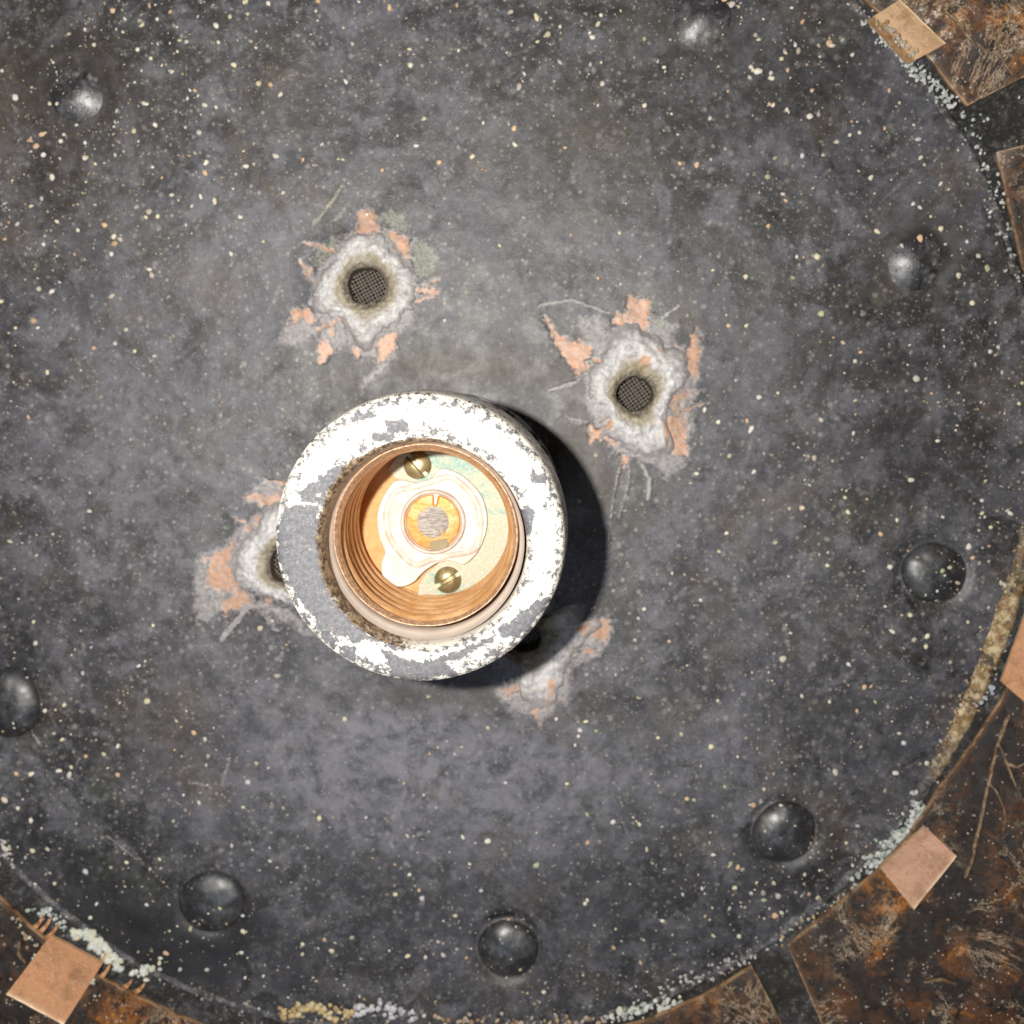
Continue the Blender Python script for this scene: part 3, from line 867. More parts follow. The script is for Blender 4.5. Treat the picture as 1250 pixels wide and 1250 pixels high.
# rivets: shallow hand-hammered domes
nt, nr = 72, 22
t = np.linspace(0, 2 * PI, nt, endpoint=False); u = np.linspace(0, 1, nr)
T, U = np.meshgrid(t, u, indexing='ij')
rr = U * 0.56 * (1 + 0.03 * np.sin(2 * T + 1) + 0.012 * np.sin(5 * T))
zz = 0.27 * np.sqrt(np.clip(1 - (U * 0.985) ** 2.3, 0, 1)) - 0.05 + 0.03 * (fbm(rr * np.cos(T) * 4 + 9, rr * np.sin(T) * 4 + 9, 3, 3) - 0.5)
RV = np.stack([rr * np.cos(T), rr * np.sin(T), zz], -1).reshape(-1, 3)
RF = grid_faces(nt, nr, wrap_n=True)
zs = 0.17 * np.cos(np.clip(U, 0, 1) * PI / 2) ** 1.4 - 0.012 - 0.05 * U ** 8 + 0.05 * (fbm(rr * np.cos(T) * 3 + 9, rr * np.sin(T) * 3 + 9, 13, 3) - 0.5) * (1 - U * 0.7)
RVS = np.stack([rr * np.cos(T) * 1.0, rr * np.sin(T) * 1.0, zs], -1).reshape(-1, 3)
rvs0 = mk('rivet', RVS + np.array([BW[0][0], BW[0][1], plate_z(BW[0][0], BW[0][1])]), RF, M_PRIVET, canopy, origin=(BW[0][0], BW[0][1], plate_z(BW[0][0], BW[0][1])))
rv0 = None
for i, b in enumerate(BW):
    z = plate_z(b[0], b[1])
    if i == 0: continue
    if i in (1, 7):
        o = rvs0.copy(); COL.objects.link(o)
        o.location = Vector((b[0], b[1], z)) - Vector(CC); o.rotation_euler = (0, 0, i * 1.3)
        continue
    if rv0 is None:
        rv0 = mk('rivet', RV + np.array([b[0], b[1], z]), RF, M_RIVET, canopy, origin=(b[0], b[1], z)); o = rv0
    else:
        o = rv0.copy(); COL.objects.link(o)
        o.location = Vector((b[0], b[1], z)) - Vector(CC)
    s_ = (1.0, .98, 1.0, 1.02, .96, 1.08, 1.1, .95)[i]
    o.scale = (s_, s_ * (1 + .05 * math.sin(i * 2)), (0.75, .75, .95, 1.0, 1.0, .95, .9, .75)[i]); o.rotation_euler = (0, 0, i * 1.3)

# folded seam round the plate
sd = np.linspace(-180, 180, 1440, endpoint=False)
sw = at(*seam_px(sd), 0.1)
dirs = sw[:, :2] - CC[:2]; dirs /= np.linalg.norm(dirs, axis=1)[:, None]
gold = np.clip(1 - np.abs(sd - 20) / 17, 0, 1) ** 0.5 * (sd > 2) + 0.6 * np.exp(-((sd - 98) / 12) ** 2) + 0.3 * np.exp(-((sd + 43) / 8) ** 2)
gold = np.clip(gold, 0, 1)
wdt = 0.065 + 0.08 * np.clip(1 - np.abs(sd - 18) / 20, 0, 1) ** 1.2 * (sd > 2) + 0.09 * (fbm(sd / 2.2 + 60, sd * 0, 3, 3) - 0.45) + 0.04 * gold
hgt = 0.025 + 0.07 * fbm(sd / 3 + 60, sd * 0 + 5, 3, 3) + 0.05 * gold * fbm(sd * 1.5 + 60, sd * 0 + 15, 3, 3)
prof = [(-1.25, -1.2), (-1, 0.1), (-.7, .8), (-.3, 1.0), (.2, 1.02), (.7, .85), (1, .2), (1.2, -1.4)]
V = np.zeros((len(sd), len(prof), 3))
for j, (a, b) in enumerate(prof):
    jit = 0.02 * (fbm(sd * 1.2 + 60, sd * 0 + j, 12, 3) - 0.5)
    V[:, j, 0] = sw[:, 0] + dirs[:, 0] * (a * wdt + jit); V[:, j, 1] = sw[:, 1] + dirs[:, 1] * (a * wdt + jit)
    V[:, j, 2] = 0.1 + b * hgt + jit * 0.6
mk('seam', V.reshape(-1, 3), grid_faces(len(sd), len(prof), wrap_n=True), M_SEAM, canopy, attrs={'gold': np.repeat(gold, len(prof))})

# sloping flange outside the seam
ev = np.array([-0.02, 0.1, 0.2, 0.35, 0.5, 0.7, 0.9, 1.2, 1.6, 1.62])
V = np.zeros((len(sd), len(ev), 3))
for j, e_ in enumerate(ev):
    V[:, j, 0] = sw[:, 0] + dirs[:, 0] * e_; V[:, j, 1] = sw[:, 1] + dirs[:, 1] * e_
    V[:, j, 2] = 0.06 + SLOPE * max(e_, 0) - (0.12 if e_ > 1.61 else 0) + 0.03 * (fbm(V[:, j, 0] * 2 + 60, V[:, j, 1] * 2 + 60, 2, 3) - 0.5)
mk('flange', V.reshape(-1, 3), grid_faces(len(sd), len(ev), wrap_n=True), M_FRAME, canopy)

# four arms that carry the shade
for a0 in (-33, 57.5, 147, 237):
    k0 = math.radians(a0)
    c0 = at(*seam_px(np.array(float((a0 + 180) % 360 - 180))), 0.1)
    dr = np.array([math.cos(k0), -math.sin(k0)]); tn = np.array([-dr[1], dr[0]])
    P = np.zeros((40, 9, 3))
    for i, e_ in enumerate(np.linspace(0.8, 6.5, 40)):
        for j, s_ in enumerate(np.linspace(-1, 1, 9)):
            wd_ = 0.85
            q = c0[:2] + dr * e_ + tn * s_ * wd_
            P[i, j] = (q[0], q[1], 0.055 + SLOPE * e_ + (0.01 + 0.05 * (1 - s_ * s_)) * min(1, (e_ - 0.8) / 1.5) + 0.03 * (fbm(np.array(q[0] * 2 + 60), np.array(q[1] * 2 + 60), 2, 3) - 0.5))
    slab('arm', P, 0.12, M_FRAME, canopy)


# copper tabs folded over the edges of the mica
def tab(cor, mat, lift=0.26, thin=0.055, curl=0.08):
    a, b, c, d = [np.array(q, float) for q in cor]      # a,b inner end; c,d outer end
    n_, m_ = 26, 18
    U, W = np.meshgrid(np.linspace(0, 1, n_), np.linspace(0, 1, m_), indexing='ij')
    g = (a[None, None] * (1 - W)[..., None] + b * W[..., None]) * (1 - U)[..., None] + (d * (1 - W)[..., None] + c * W[..., None]) * U[..., None]
    jit = 2.2 * (fbm(W * 6 + 3, U * 0 + a[0], 2, 3) - 0.5) * (1 - U)
    g[..., 0] += jit; g[..., 1] += jit
    base = at_cone(g[..., 0], g[..., 1], lift)
    bend = -0.0 * np.clip(1 - U / 0.12, 0, 1) ** 1.6 + curl * U ** 3 + 0.03 * (fbm(U * 3 + a[0], W * 3, 5, 2) - 0.5)
    base[..., 2] += bend
    ed = np.clip((U - 0.955) / 0.03, 0, 1) * (0.5 + 0.5 * (fbm(W * 9, U * 0, 2, 2) > 0.35))
    o = slab('retaining_tab', base, thin, mat, canopy, edge=ed)
    return o


t1 = tab([(1058, 24), (1108, 78), (1153, 55), (1097, 1)], M_TABT)
t2 = tab([(1128, 1008), (1075, 1060), (1114, 1108), (1166, 1043)], M_TABP)
t3 = tab([(62, 1142), (126, 1176), (80, 1248), (10, 1211)], M_TAB)
t4 = tab([(1262, 720), (1222, 832), (1256, 862), (1300, 740)], M_TAB)
t3['label'] = 'copper retaining tab with a ragged toothed root'
t4['label'] = 'bright orange copper retaining tab'

# loose copper fringe at the root of the lower-left tab
for (a, b) in (((38, 1136), (52, 1118)), ((46, 1140), (62, 1120)), ((56, 1146), (70, 1128)), ((112, 1190), (128, 1164)), ((120, 1196), (134, 1176)), ((150, 1206), (160, 1196)), ((164, 1212), (176, 1200))):
    a = np.array(a, float); b = np.array(b, float); tn = np.array([-(b - a)[1], (b - a)[0]]); tn /= np.linalg.norm(tn)
    P = np.zeros((8, 4, 3))
    for i in range(8):
        for j in range(4):
            q = a + (b - a) * i / 7 + tn * (j / 3 - .5) * (6.5 - 4 * i / 7) + tn * 2 * math.sin(i / 2.5)
            P[i, j] = at_cone(np.array(q[0]), np.array(q[1]), 0.14 + 0.03 * math.sin(i * .8))
    slab('copper_sliver', P, 0.03, M_TAB, canopy, edge=np.zeros((8, 4)))


# ------------------------------------------------------------------ mica panels
def resample(pts, n):
    pts = np.asarray(pts, float); s = np.r_[0, np.cumsum(np.hypot(*np.diff(pts, axis=0).T))]
    q = np.linspace(0, s[-1], n)
    return np.stack([np.interp(q, s, pts[:, 0]), np.interp(q, s, pts[:, 1])], -1), q


def mica(label, inner, side0, side1, seed):
    pts, s = resample(inner, 260)
    pts = pts + 2.2 * np.stack([fbm(s / 14 + seed, s * 0, 1, 4) - 0.5, fbm(s / 14 + seed, s * 0 + 9, 2, 4) - 0.5], -1)
    Lw = at_cone(pts[:, 0], pts[:, 1], 0.17)
    rd = Lw[:, :2] - CC[:2]; rd /= np.linalg.norm(rd, axis=1)[:, None]
    g0 = at_cone(np.array(side0[0]), np.array(side0[1]), 0.17)[:2] - Lw[0, :2]; g0 /= np.linalg.norm(g0)
    g1 = at_cone(np.array(side1[0]), np.array(side1[1]), 0.17)[:2] - Lw[-1, :2]; g1 /= np.linalg.norm(g1)
    u = np.linspace(0, 1, len(rd))
    w0 = np.clip(1 - u / 0.25, 0, 1)[:, None]; w1 = np.clip(1 - (1 - u) / 0.25, 0, 1)[:, None]
    dr = rd * (1 - w0 - w1) + g0 * w0 + g1 * w1
    ee = np.concatenate([[0, .03, .07, .12], np.linspace(.2, 5.5, 66)])
    P = np.zeros((len(rd), len(ee), 3))
    P[..., 0] = Lw[:, None, 0] + dr[:, None, 0] * ee; P[..., 1] = Lw[:, None, 1] + dr[:, None, 1] * ee
    P[..., 2] = z_cone(P[..., 0], P[..., 1]) + 0.17 + 0.05 * (fbm(P[..., 0] * 1.3 + 40, P[..., 1] * 1.3 + 40, seed, 4) - 0.5)
    de = np.minimum(ee[None, :], np.minimum(s[:, None], s[-1] - s[:, None]) * 0.0142)
    ed = np.clip(1 - de / 0.16, 0, 1)
    loc = (Lw[len(Lw) // 2, 0], Lw[len(Lw) // 2, 1], Lw[len(Lw) // 2, 2])
    o = slab('mica_panel', P, 0.07, M_MICA, None, origin=loc, edge=ed)
    o['label'] = label; o['category'] = 'mica panel'; o['group'] = 'mica panels of the lamp shade'
    return o


mica('dark brown mica panel with cream flecks in the upper right corner above the arm',
     [(862, -128), (960, -76), (1010, -42), (1050, -5), (1085, 25), (1132, 68), (1163, 108), (1181, 129)], (870, -220), (1250, 94), 3)
mica('amber mica panel with pale veins along the right side, held by the pinkish copper tab',
     [(1217, 186), (1236, 270), (1252, 340), (1272, 440), (1283, 560), (1280, 680), (1262, 770), (1232, 838), (1190, 905), (1145, 965), (1110, 1020), (1068, 1065), (1020, 1106), (962, 1154)],
     (1250, 177), (1003, 1250), 5)
mica('brown mica panel along the bottom edge, running under the square copper tab at lower left',
     [(918, 1180), (860, 1214), (796, 1243), (700, 1268), (560, 1282), (400, 1284), (300, 1272), (241, 1250), (179, 1222), (123, 1194), (80, 1168), (40, 1132), (0, 1096), (-40, 1050)],
     (955, 1250), (-110, 1090), 8)

MP = [o for o in COL.objects if o.name.startswith('mica_panel')]


def flake(path, wd, parent):
    pts, q = resample(path, max(8, int(len(path) * 7)))
    tn = np.gradient(pts, axis=0); tn /= np.linalg.norm(tn, axis=1)[:, None]
    nn = np.stack([-tn[:, 1], tn[:, 0]], -1)
    w_ = wd * (0.35 + 1.2 * fbm(q / 9 + pts[0, 0], q * 0, 3, 3)) * np.clip(np.minimum(q, q[-1] - q) / 6 + 0.25, 0, 1)
    pts = pts + nn * 3 * (fbm(q / 12 + 5, q * 0 + pts[0, 1], 4, 3) - 0.5)[:, None]
    P = np.zeros((len(pts), 4, 3))
    for j in range(4):
        g = pts + nn * (w_ * (j / 3 - 0.5))[:, None]
        P[:, j] = at_cone(g[:, 0], g[:, 1], 0.20 + 0.02 * (j in (1, 2)))
    slab('cleavage_flake', P, 0.03, M_FLAKE, parent, edge=np.zeros(P.shape[:2]))


for path, wd, k_ in (([(1232, 872), (1216, 915), (1206, 960), (1196, 1010), (1188, 1045), (1178, 1072)], 6, 1), ([(1208, 955), (1222, 975), (1228, 1000), (1224, 1018)], 3.5, 1),
                     ([(1218, 905), (1236, 950), (1250, 980)], 4, 1), ([(1050, 1128), (1066, 1138), (1086, 1140), (1100, 1132)], 5, 1), ([(1128, 1200), (1150, 1196), (1168, 1202)], 4, 1),
                     ([(1226, 930), (1240, 936), (1256, 930)], 5, 1),
                     ([(1211, 34), (1215, 44), (1222, 64), (1225, 76), (1236, 90)], 3, 0), ([(1204, 44), (1212, 46), (1220, 52), (1228, 56)], 2.2, 0), ([(1222, 66), (1234, 64), (1242, 70)], 2.2, 0),
                     ([(1224, 78), (1216, 84)], 2.2, 0), ([(1150, 12), (1166, 24), (1178, 40), (1190, 56)], 6, 0), ([(1192, 50), (1202, 60), (1212, 66)], 4, 0),
                     ([(36, 1246), (46, 1256)], 2.5, 2), ([(42, 1238), (50, 1250)], 2, 2), ([(24, 1150), (22, 1164), (30, 1176)], 5, 2),
                     ([(882, 1196), (900, 1222), (912, 1240)], 3, 2), ([(888, 1212), (900, 1204)], 4, 2)):
    flake(path, wd * 0.62, MP[k_])

# ------------------------------------------------------------------ crusts and crumbs
cr = Blobs()


def crust(path, n_, spread, rmin, rmax, tints, lift=0.06):
    pts, _ = resample(path, n_)
    for q in pts:
        a = q + rng.normal(0, spread, 2)
        r_ = rng.uniform(rmin, rmax) * 0.0145
        p = at_cone(np.array(a[0]), np.array(a[1]), lift)
        t_ = np.array(tints[rng.integers(len(tints))]) * rng.uniform(.85, 1.1)
        cr.add(p, r_, tuple(np.clip(t_, 0, .85)), 0.7)


W_ = [(0.70, 0.70, 0.64), (0.62, 0.66, 0.62), (0.66, 0.64, 0.50)]
G_ = [(0.46, 0.49, 0.47), (0.60, 0.62, 0.60), (0.34, 0.38, 0.34)]
B_ = [(0.34, 0.22, 0.12), (0.50, 0.38, 0.22), (0.44, 0.38, 0.34)]
crust([(92, 1140), (112, 1142), (134, 1170), (146, 1180)], 75, 4.5, 2.0, 5.0, W_)
crust([(40, 1112), (62, 1118), (84, 1130)], 40, 4, 1.2, 3.4, G_)
crust([(158, 1188), (180, 1184), (192, 1182)], 22, 3, 1.6, 4.2, W_)
crust([(176, 1182), (178, 1196)], 8, 2, 2, 3.5, W_)
crust([(1136, 982), (1112, 1010), (1090, 1030), (1062, 1058)], 230, 6.0, 0.9, 3.8, G_)
crust([(1116, 966), (1118, 985)], 14, 2.5, 1.4, 3, G_)
crust([(1048, 1068), (1040, 1074)], 10, 3, 1.2, 2.8, G_)
crust([(1062, 24), (1084, 50), (1112, 78), (1150, 116), (1170, 128)], 190, 5.5, 0.8, 3.0, G_, 0.14)
crust([(1072, 24), (1098, 48), (1114, 66)], 40, 3.5, 0.8, 2.4, G_ + B_, 0.30)
crust([(745, 1243), (790, 1232), (830, 1222)], 70, 4, 1.3, 4, G_ + W_)
crust([(430, 1236), (470, 1230), (510, 1238)], 60, 5, 1.2, 4.2, [(0.40, 0.39, 0.43), (0.60, 0.60, 0.62)])
crust([(345, 1236), (380, 1232), (430, 1240)], 70, 5, 1.4, 4.5, [(0.56, 0.42, 0.20), (0.46, 0.30, 0.16), (0.60, 0.52, 0.32)])
crust([(530, 1246), (640, 1250), (740, 1246)], 70, 5, 1.2, 3.4, B_)
crust([(1246, 660), (1225, 740), (1200, 800), (1160, 890), (1146, 930)], 60, 5, 0.8, 2.2, [(0.50, 0.36, 0.18), (0.58, 0.46, 0.28), (0.32, 0.20, 0.10)], 0.10)
crust([(955, 1148), (1010, 1108), (1050, 1076)], 40, 4, 1.0, 2.4, G_ + B_)
crust([(780, 1216), (870, 1186), (930, 1158)], 60, 5, 1.0, 2.6, [(0.44, 0.42, 0.42), (0.56, 0.54, 0.52)])
crust([(1180, 140), (1220, 240), (1244, 340)], 70, 12, 0.9, 2.6, G_)
crust([(1195, 860), (1215, 835)], 16, 3, 1.4, 3.2, [(0.40, 0.42, 0.46)], 0.2)
crust([(12, 1045), (0, 1030), (20, 1062)], 26, 6, 1.2, 3.2, [(0.5, 0.46, 0.46), (0.6, 0.58, 0.5)])
crust([(20, 1120), (44, 1168), (36, 1176)], 18, 4, 1.0, 2.8, B_ + W_, 0.2)
crust([(100, 1200), (108, 1198)], 12, 4, 1.5, 3, G_ + W_, 0.2)
for _ in range(900):
    dg = rng.uniform(-70, 160)
    if fbm(np.array(dg / 5 + 90), np.array(3.3), 55, 3) < rng.uniform(0.35, 0.7): continue
    sx_, sy_ = seam_px(np.array(dg)); k_ = math.radians(dg); off = rng.normal(2, 7)
    p = at_cone(np.array(sx_ + off * math.cos(k_)), np.array(sy_ + off * math.sin(k_)), 0.05)
    cr.add(p, rng.uniform(0.7, 2.2) * 0.0145, tuple(np.array([W_, G_, B_][rng.integers(3)][rng.integers(3)]) * rng.uniform(.6, 1)), 0.6, small=True)
cr.build('verdigris_crust', canopy)

db = Blobs()
KNOWN = [(925, 88, 7), (918, 86, 4), (997, 314, 6), (1070, 283, 4.5), (990, 112, 3.5), (536, 198, 5), (508, 178, 4), (467, 208, 3.5), (252, 199, 5), (104, 193, 4.5), (190, 153, 4.5),
         (193, 264, 4), (136, 310, 4), (63, 356, 5), (140, 15, 5), (265, 33, 5), (286, 80, 5), (268, 53, 3.5), (20, 120, 6), (170, 62, 4), (186, 73, 3.5), (110, 100, 3), (5, 88, 3),
         (180, 128, 3.5), (95, 281, 3.5), (595, 1027, 6), (500, 1067, 4), (483, 1091, 4.5), (512, 1086, 3.5), (556, 1117, 3.5), (714, 1102, 4), (565, 1022, 4), (498, 1165, 5), (390, 998, 5),
         (748, 1003, 5), (780, 1005, 4), (838, 974, 4.5), (900, 1057, 4.5), (896, 1082, 5), (870, 1042, 4), (717, 1098, 3.5), (833, 1090, 3), (1088, 770, 5), (1130, 775, 5), (1128, 788, 4.5),
         (1110, 750, 4.5), (1086, 692, 5), (1181, 667, 6), (1054, 838, 5), (1035, 810, 4), (1075, 652, 4.5), (1150, 631, 3), (1207, 643, 4), (1186, 680, 4), (1045, 867, 3.5), (1092, 942, 5.5),
         (1012, 856, 3.5), (205, 1160, 5), (197, 1172, 4.5), (298, 1135, 5), (296, 1160, 4.5), (182, 1048, 0), (120, 1101, 3.5), (113, 1117, 4), (181, 1102, 3.5), (301, 1190, 3), (323, 1188, 3),
         (188, 763, 3.5), (40, 944, 5), (73, 940, 5), (77, 902, 4), (145, 910, 4.5), (56, 867, 4.5), (38, 943, 3), (22, 943, 4), (237, 894, 5), (171, 812, 4), (715, 880, 4), (708, 891, 4.5), (706, 898, 3.5),
         (679, 877, 3.5), (702, 909, 3), (617, 955, 3.5), (692, 956, 4), (786, 743, 4), (860, 500, 4.5), (877, 515, 4.5), (912, 514, 4), (920, 576, 4.5), (850, 578, 4), (910, 338, 4.5), (1186, 370, 5),
         (1147, 280, 5), (1036, 166, 3.5), (1129, 332, 4), (965, 12, 3), (925, 50, 3.5), (1014, 58, 4), (830, 200, 4), (690, 180, 3), (1016, 1220, 3), (560, 62, 3), (730, 340, 3), (370, 195, 3),
         (448, 262, 3), (245, 240, 4), (282, 310, 4), (40, 1000, 5), (8, 975, 6), (24, 985, 4), (15, 1032, 5), (42, 1036, 5), (46, 1076, 3.5), (610, 300, 3), (980, 620, 4), (1010, 690, 4), (1080, 740, 3),
         (950, 480, 3), (1050, 430, 3.5), (870, 330, 3), (720, 40, 3), (640, 90, 3), (590, 150, 3), (500, 60, 3)]
for x, y, r_ in KNOWN:
    if r_ <= 0: continue
    p = at(x, y, 0.0); p[2] = plate_z(p[0], p[1]) + 0.015
    tt = PAL[rng.choice([0, 0, 1, 2, 3, 3])]
    db.add(p, r_ * 0.0135 * 0.72, tuple(np.clip(np.array(tt) * 1.1, 0, .8)), 0.55)
cnt = 0
while cnt < 3600:
    x, y = rng.uniform(-40, 1290, 2)
    rd = math.hypot(x - 548, y - 565) / 715
    if rd > 0.985: continue
    dens = 0.05 + 0.75 * rd ** 3.2 + 0.35 * (x < 320) * (y < 330) + 0.04 * (y < 140)
    dens *= 0.12 + 3.2 * float(fbm(np.array(x / 55), np.array(y / 55), 77, 3)) ** 3
    if rng.uniform() > dens * 1.1: continue
    if math.hypot(x - 514, y - 657) < 120 or any(math.hypot(x - h_[0], y - h_[1]) < 34 for h_ in HOLES): continue
    cnt += 1
    r_ = min(0.8 + rng.exponential(0.62), 4.2)
    p = at(x, y, 0.0); p[2] = plate_z(p[0], p[1]) + 0.008
    for b in BW:
        d_ = math.hypot(p[0] - b[0], p[1] - b[1])
        if d_ < 0.52: p[2] += 0.25 * math.sqrt(max(0, 1 - (d_ / 0.56) ** 2)) - .02
    t_ = np.array(tint()) * (1.0 if r_ > 1.6 else 0.7)
    db.add(p, r_ * 0.0145, tuple(t_), rng.uniform(0.35, 0.6), small=r_ < 2.2)
# flecks on the mica too
for _ in range(420):
    x, y = rng.uniform(960, 1290), rng.uniform(0, 1250)
    if rng.uniform() < 0.25: x, y = rng.uniform(0, 300), rng.uniform(1080, 1250)
    rd = math.hypot(x - 548, y - 565)
    if rd < 770: continue
    p = at_cone(np.array(x), np.array(y), 0.185)
    db.add(p, rng.uniform(0.7, 2.0) * 0.0135, tuple(np.array([(0.6, .5, .4), (.62, .6, .56), (.5, .3, .14)][rng.integers(3)])), 0.5, small=True)
dbo = db.build('dust_crumbs', None)
dbo['label'] = 'cream and peach dust crumbs scattered over the blackened copper plate'
dbo['category'] = 'crumbs'

# ------------------------------------------------------------------ socket
ZR = 4.5
SC = at(511.5, 658.5, ZR)
SX, SY = SC[0], SC[1]
socket = thing('lamp_socket', 'round white porcelain screw socket with chipped rim and copper threaded shell in the middle', 'lamp socket', (SX, SY, 0.0))


def z1(p): return [(310 + x / 2.7778, 450 + y / 2.7778) for x, y in p]
def z2(p): return [(400 + x / 4.8077, 520 + y / 4.8077) for x, y in p]


GREY = [z1(p) for p in ([(105, 470), (215, 462), (222, 600), (240, 720), (290, 820), (400, 900), (480, 930), (330, 925), (215, 870), (150, 780), (80, 650), (75, 540)],
                        [(440, 180), (530, 175), (530, 215), (450, 222)], [(385, 225), (480, 215), (470, 245), (400, 248)], [(150, 420), (240, 350), (330, 300), (310, 350), (240, 420), (190, 460)],
                        [(420, 940), (500, 985), (640, 990), (700, 1040), (520, 1062), (470, 1040)], [(830, 880), (900, 830), (950, 790), (1010, 770), (960, 860), (900, 900), (840, 920)],
                        [(935, 340), (1000, 370), (990, 400), (940, 380)], [(900, 480), (950, 480), (940, 570), (905, 560)], [(210, 870), (260, 860), (280, 960), (240, 930)],
                        [(600, 990), (720, 940), (840, 890), (800, 930), (700, 980), (620, 1010)], [(340, 150), (420, 150), (400, 175), (330, 180)], [(300, 940), (350, 950), (340, 1000), (300, 980)])]
BROWN = [z1(p) for p in ([(420, 270), (300, 330), (240, 430), (212, 560), (230, 700), (290, 800), (400, 895), (480, 925), (380, 830), (310, 760), (270, 640), (262, 480), (330, 360), (440, 280)],)]
DIRT = [z1([(230, 720), (300, 760), (380, 860), (360, 870), (260, 790)])]
prof = smooth_profile([(1.90, 3.35), (1.98, 3.45), (2.02, 3.7), (2.035, 4.1), (2.025, 4.36), (1.985, 4.45), (1.90, 4.49), (1.70, 4.50), (1.58, 4.495), (1.50, 4.475), (1.455, 4.43), (1.425, 4.34), (1.412, 4.2)], 7)
v, f = lathe(prof, 720, (SX, SY))
th = np.arctan2(v[..., 1] - SY, v[..., 0] - SX)
wob = 0.012 * (fbm(np.cos(th) * 3 + 9, np.sin(th) * 3 + 9, 4, 3) - 0.5)
ob = 1.25 * np.clip((1.62 - np.array([p_[0] for p_ in prof])) / 0.15, 0, 1)[None, :]
v[..., 0] += 0.045 * ob; v[..., 1] -= 0.07 * ob
lean = 0.085 * np.clip(4.42 - v[..., 2], 0, 9)
v[..., 0] += lean; v[..., 1] += lean
v[..., 0] += wob * np.cos(th); v[..., 1] += wob * np.sin(th); v[..., 2] += wob * 0.8
gx, gy = to_px(v)
gx = gx + 8 * (fbm(gx / 9, gy / 9, 3, 3) - .5); gy = gy + 8 * (fbm(gx / 9, gy / 9, 6, 3) - .5)
mm = np.zeros(v.shape[:2] + (4,)); mm[..., 3] = 1
topf = v[..., 2] > 4.36
for p in GREY: mm[..., 0] = np.maximum(mm[..., 0], poly_mask(gx, gy, p, 4) * topf)
for p in BROWN: mm[..., 1] = np.maximum(mm[..., 1], 0.9 * poly_mask(gx, gy, p, 4))
ri = np.array([p_[0] for p_ in prof])[None, :] + 0 * gx; zi = np.array([p_[1] for p_ in prof])[None, :] + 0 * gx
edg = 0.27 * np.exp(-((ri - 1.93) / 0.10) ** 2) + 0.26 * np.exp(-((ri - 1.52) / 0.08) ** 2)
mm[..., 0] = np.maximum(mm[..., 0], 0.22 + edg + 0.05 * (np.sin(th + 0.4) < -0.2) * (zi > 4.3))
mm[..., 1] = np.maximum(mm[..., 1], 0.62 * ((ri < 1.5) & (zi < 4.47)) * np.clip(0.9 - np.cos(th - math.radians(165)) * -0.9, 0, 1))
mm[..., 2] = np.clip(1 - np.abs(ri - 2.01) / 0.05, 0, 1) * (zi > 4.2) + 0.9 * (zi < 4.33) * (ri > 1.97)
mk('porcelain_ring', v.reshape(-1, 3), f, M_PORC, socket, attrs={'marks': mm.reshape(-1, 4)})
prof = smooth_profile([(1.414, 4.22), (1.400, 4.12), (1.375, 4.02), (1.345, 3.93), (1.33, 3.8), (1.32, 3.3)], 4)
v, f = lathe(prof, 240, (SX + 0.045, SY - 0.07))
mk('inner_wall', v.reshape(-1, 3), f, M_PORC_IN, socket)
prof = smooth_profile([(1.95, -0.1), (1.95, 0.12), (1.86, 0.2), (1.78, 0.35), (1.76, 1.6), (1.80, 1.7), (1.80, 3.0), (1.86, 3.2), (1.90, 3.35)], 5)
v, f = lathe(prof, 200, (SX, SY))
lean = 0.085 * np.clip(4.42 - v[..., 2], 0, 9) * np.clip(v[..., 2] / 3, 0.3, 1)
v[..., 0] += lean; v[..., 1] += lean
mk('socket_body', v.reshape(-1, 3), f, M_SIDE, socket)

# threaded shell
ZS = 4.16; ZD = 1.9
nt, nz_ = 480, 150
t = np.linspace(0, 2 * PI, nt, endpoint=False)
zz = np.linspace(0, 1, nz_)
T, Q = np.meshgrid(t, zz, indexing='ij')
Zt = 3.98 - Q * (3.98 - ZD + 0.1)
ph = Zt / 0.36 - T / (2 * PI)
wv = np.cos(2 * PI * ph)
amp = 0.055 * np.clip(Q / 0.06, 0, 1)
Rt = 1.255 + amp * np.sign(wv) * np.abs(wv) ** 0.75
lipn = 10
lipR = np.array([1.325, 1.323, 1.318, 1.311, 1.303, 1.295, 1.287, 1.278, 1.268, 1.260]); lipZ = np.array([3.5, 3.9, 4.03, 4.07, 4.08, 4.075, 4.06, 4.04, 4.02, 4.00])
wbl = 1 + 0.012 * (fbm(np.cos(t) * 2 + 9, np.sin(t) * 2 + 9, 5, 3) - 0.5)
RA = np.concatenate([lipR[None, :] * wbl[:, None], Rt * (1 + (wbl[:, None] - 1) * (1 - Q))], 1)
ZA = np.concatenate([np.repeat(lipZ[None, :], nt, 0), Zt], 1)
TA = np.repeat(t[:, None], RA.shape[1], 1)
OX = 0.045 * np.clip((ZA - 3.3) / 0.6, 0, 1)
v = np.stack([SX + OX + RA * np.cos(TA), SY + RA * np.sin(TA), ZA], -1)
lipa = np.concatenate([np.ones((nt, lipn)), np.clip(1 - Q / 0.10, 0, 1)], 1)
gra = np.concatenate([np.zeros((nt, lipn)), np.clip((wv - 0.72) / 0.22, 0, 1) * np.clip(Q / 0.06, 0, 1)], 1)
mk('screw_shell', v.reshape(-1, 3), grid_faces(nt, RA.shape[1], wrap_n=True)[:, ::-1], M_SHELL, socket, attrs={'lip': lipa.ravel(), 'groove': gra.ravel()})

# insides: fibre disc, zinc strap, insulator, contact, screws
prof = smooth_profile([(0.001, ZD), (0.9, ZD), (1.22, ZD), (1.30, ZD - 0.02)], 4)
v, f = lathe(prof, 120, (SX, SY))
mk('fibre_disc', v.reshape(-1, 3), f[:, ::-1], M_FIBRE, socket)


